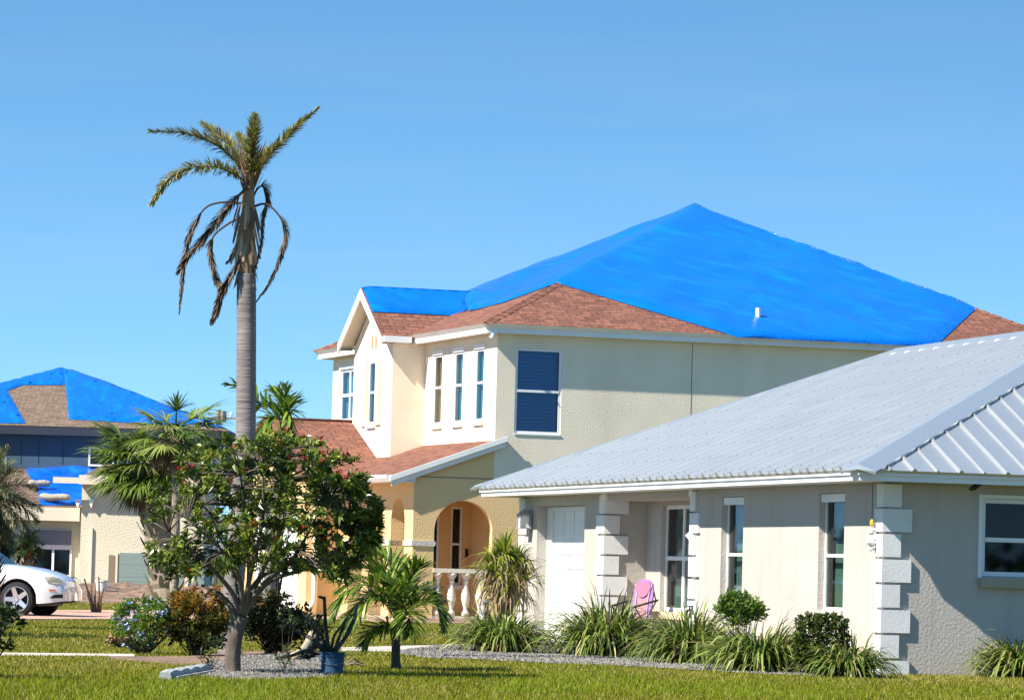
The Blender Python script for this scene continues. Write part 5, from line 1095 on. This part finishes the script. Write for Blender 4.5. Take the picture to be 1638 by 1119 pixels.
# ================================================================== GRAVEL STONES AND LAWN (stuff)
rng = np.random.default_rng(7)
def inpoly(x, y, P):
    P = [(p.x, p.y) for p in P]; ins = np.zeros(x.shape, bool); j = len(P) - 1
    for i in range(len(P)):
        xi, yi = P[i]; xj, yj = P[j]; c = ((yi > y) != (yj > y)) & (x < (xj - xi) * (y - yi) / (yj - yi + 1e-12) + xi); ins ^= c; j = i
    return ins
def raw_mesh(name, co, nv, material, tone):
    """many separate small polygons of nv corners"""
    n = len(co) // nv; me = bpy.data.meshes.new(name); me.vertices.add(len(co)); me.vertices.foreach_set('co', co.astype(np.float32).ravel())
    me.loops.add(len(co)); me.loops.foreach_set('vertex_index', np.arange(len(co), dtype=np.int32)); me.polygons.add(n); me.polygons.foreach_set('loop_start', np.arange(0, len(co), nv, dtype=np.int32))
    me.update(calc_edges=True); a = me.attributes.new('tone', 'FLOAT', 'FACE'); a.data.foreach_set('value', tone.astype(np.float32)); me.materials.append(material)
    o = bpy.data.objects.new(name, me); COL.objects.link(o); o['kind'] = 'stuff'; return o
def stones(name, poly, n, seed):
    rng = np.random.default_rng(seed); xs = [p.x for p in poly]; ys = [p.y for p in poly]
    x = rng.uniform(min(xs), max(xs), n * 3); y = rng.uniform(min(ys), max(ys), n * 3); k = inpoly(x, y, poly); x, y = x[k][:n], y[k][:n]; n = len(x)
    r = rng.uniform(.010, .026, n); a = rng.uniform(0, 6.28, n); z = np.full(n, .016)
    def c(i): return np.stack([x + r * np.cos(a + i * 2.094), y + r * np.sin(a + i * 2.094), z], 1)
    top = np.stack([x + r * .3 * np.cos(a), y + r * .3 * np.sin(a), z + r * rng.uniform(.7, 1.2, n)], 1)
    co = np.stack([np.stack([c(i), c((i + 1) % 3), top], 1) for i in range(3)], 1).reshape(-1, 3)
    raw_mesh(name, co, 3, mat('gravel stone', (.4, .38, .35), .9, tone=[(.08, .074, .065), (.15, .142, .128), (.21, .20, .18), (.34, .325, .295)]), np.repeat(rng.random(n), 3))
stones('gravel', BED_H, 26000, 1); stones('gravel', BED_I, 16000, 2)
N = 600000
y = 29.5 * np.exp(rng.random(N) * math.log(132 / 29.5)); x = rng.uniform(-1, 1, N) * (.137 * y + .8)
keep = np.ones(N, bool)
GF = [Gw(-.01, -.0), Gw(GW, 0), Gw(GW, GL), Gw(-.01, GL)]
YF = [Yw(-1.9, -.3), Yw(YB, -.3), Yw(YB, YA), Yw(-2.6, YA), Yw(-2.6, 5.5), Yw(-1.9, 5.5)]
for P in (BED_H, BED_I, WALK_L, WALK_R, PAVE, GF, YF, MUL, [Vector((MX0 + 1.5, 108, 0)), Vector((MX1, 108, 0)), Vector((MX1, 146, 0)), Vector((MX0 + 1.5, 146, 0))]): keep &= ~inpoly(x, y, P)
x, y = x[keep], y[keep]; n = len(x)
pat = np.array([noise.noise(Vector((a * .55, b * .16, 3))) + .6 * noise.noise(Vector((a * 2.2, b * .7, 9))) for a, b in zip(x, y)])
near = np.clip((46 - y - .9 * np.clip(-x - .3, 0, 8)) / 5, 0, 1)            # lush strip along the road, thinner drier turf beyond
h = (rng.uniform(.02, .045, n) + near * rng.uniform(.0, .03, n)) * (1 + .25 * pat); wd = rng.uniform(.004, .008, n) * (y / 40) ** .6
a = rng.uniform(0, 6.28, n); ln = rng.uniform(.1, .9, n) * h; b_ = rng.uniform(0, 6.28, n)
base = np.stack([x, y, np.zeros(n)], 1); sd = np.stack([np.cos(a) * wd, np.sin(a) * wd, np.zeros(n)], 1); tip = base + np.stack([np.cos(b_) * ln, np.sin(b_) * ln, h], 1)
tone = np.clip(.42 + .30 * pat + .16 * near + rng.normal(0, .14, n), .12, 1); dry = rng.random(n) < (.16 - .10 * near + .10 * np.clip(pat * -1, 0, 1)); tone[dry] = rng.uniform(0, .08, dry.sum())
co = np.stack([base - sd, base + sd, tip], 1).reshape(-1, 3)
o = raw_mesh('lawn', co, 3, leafmat('grass blade', [(.42, .36, .13), (.22, .20, .018), (.17, .18, .008), (.155, .205, .007), (.25, .32, .016)], .22, .6, .15), tone)
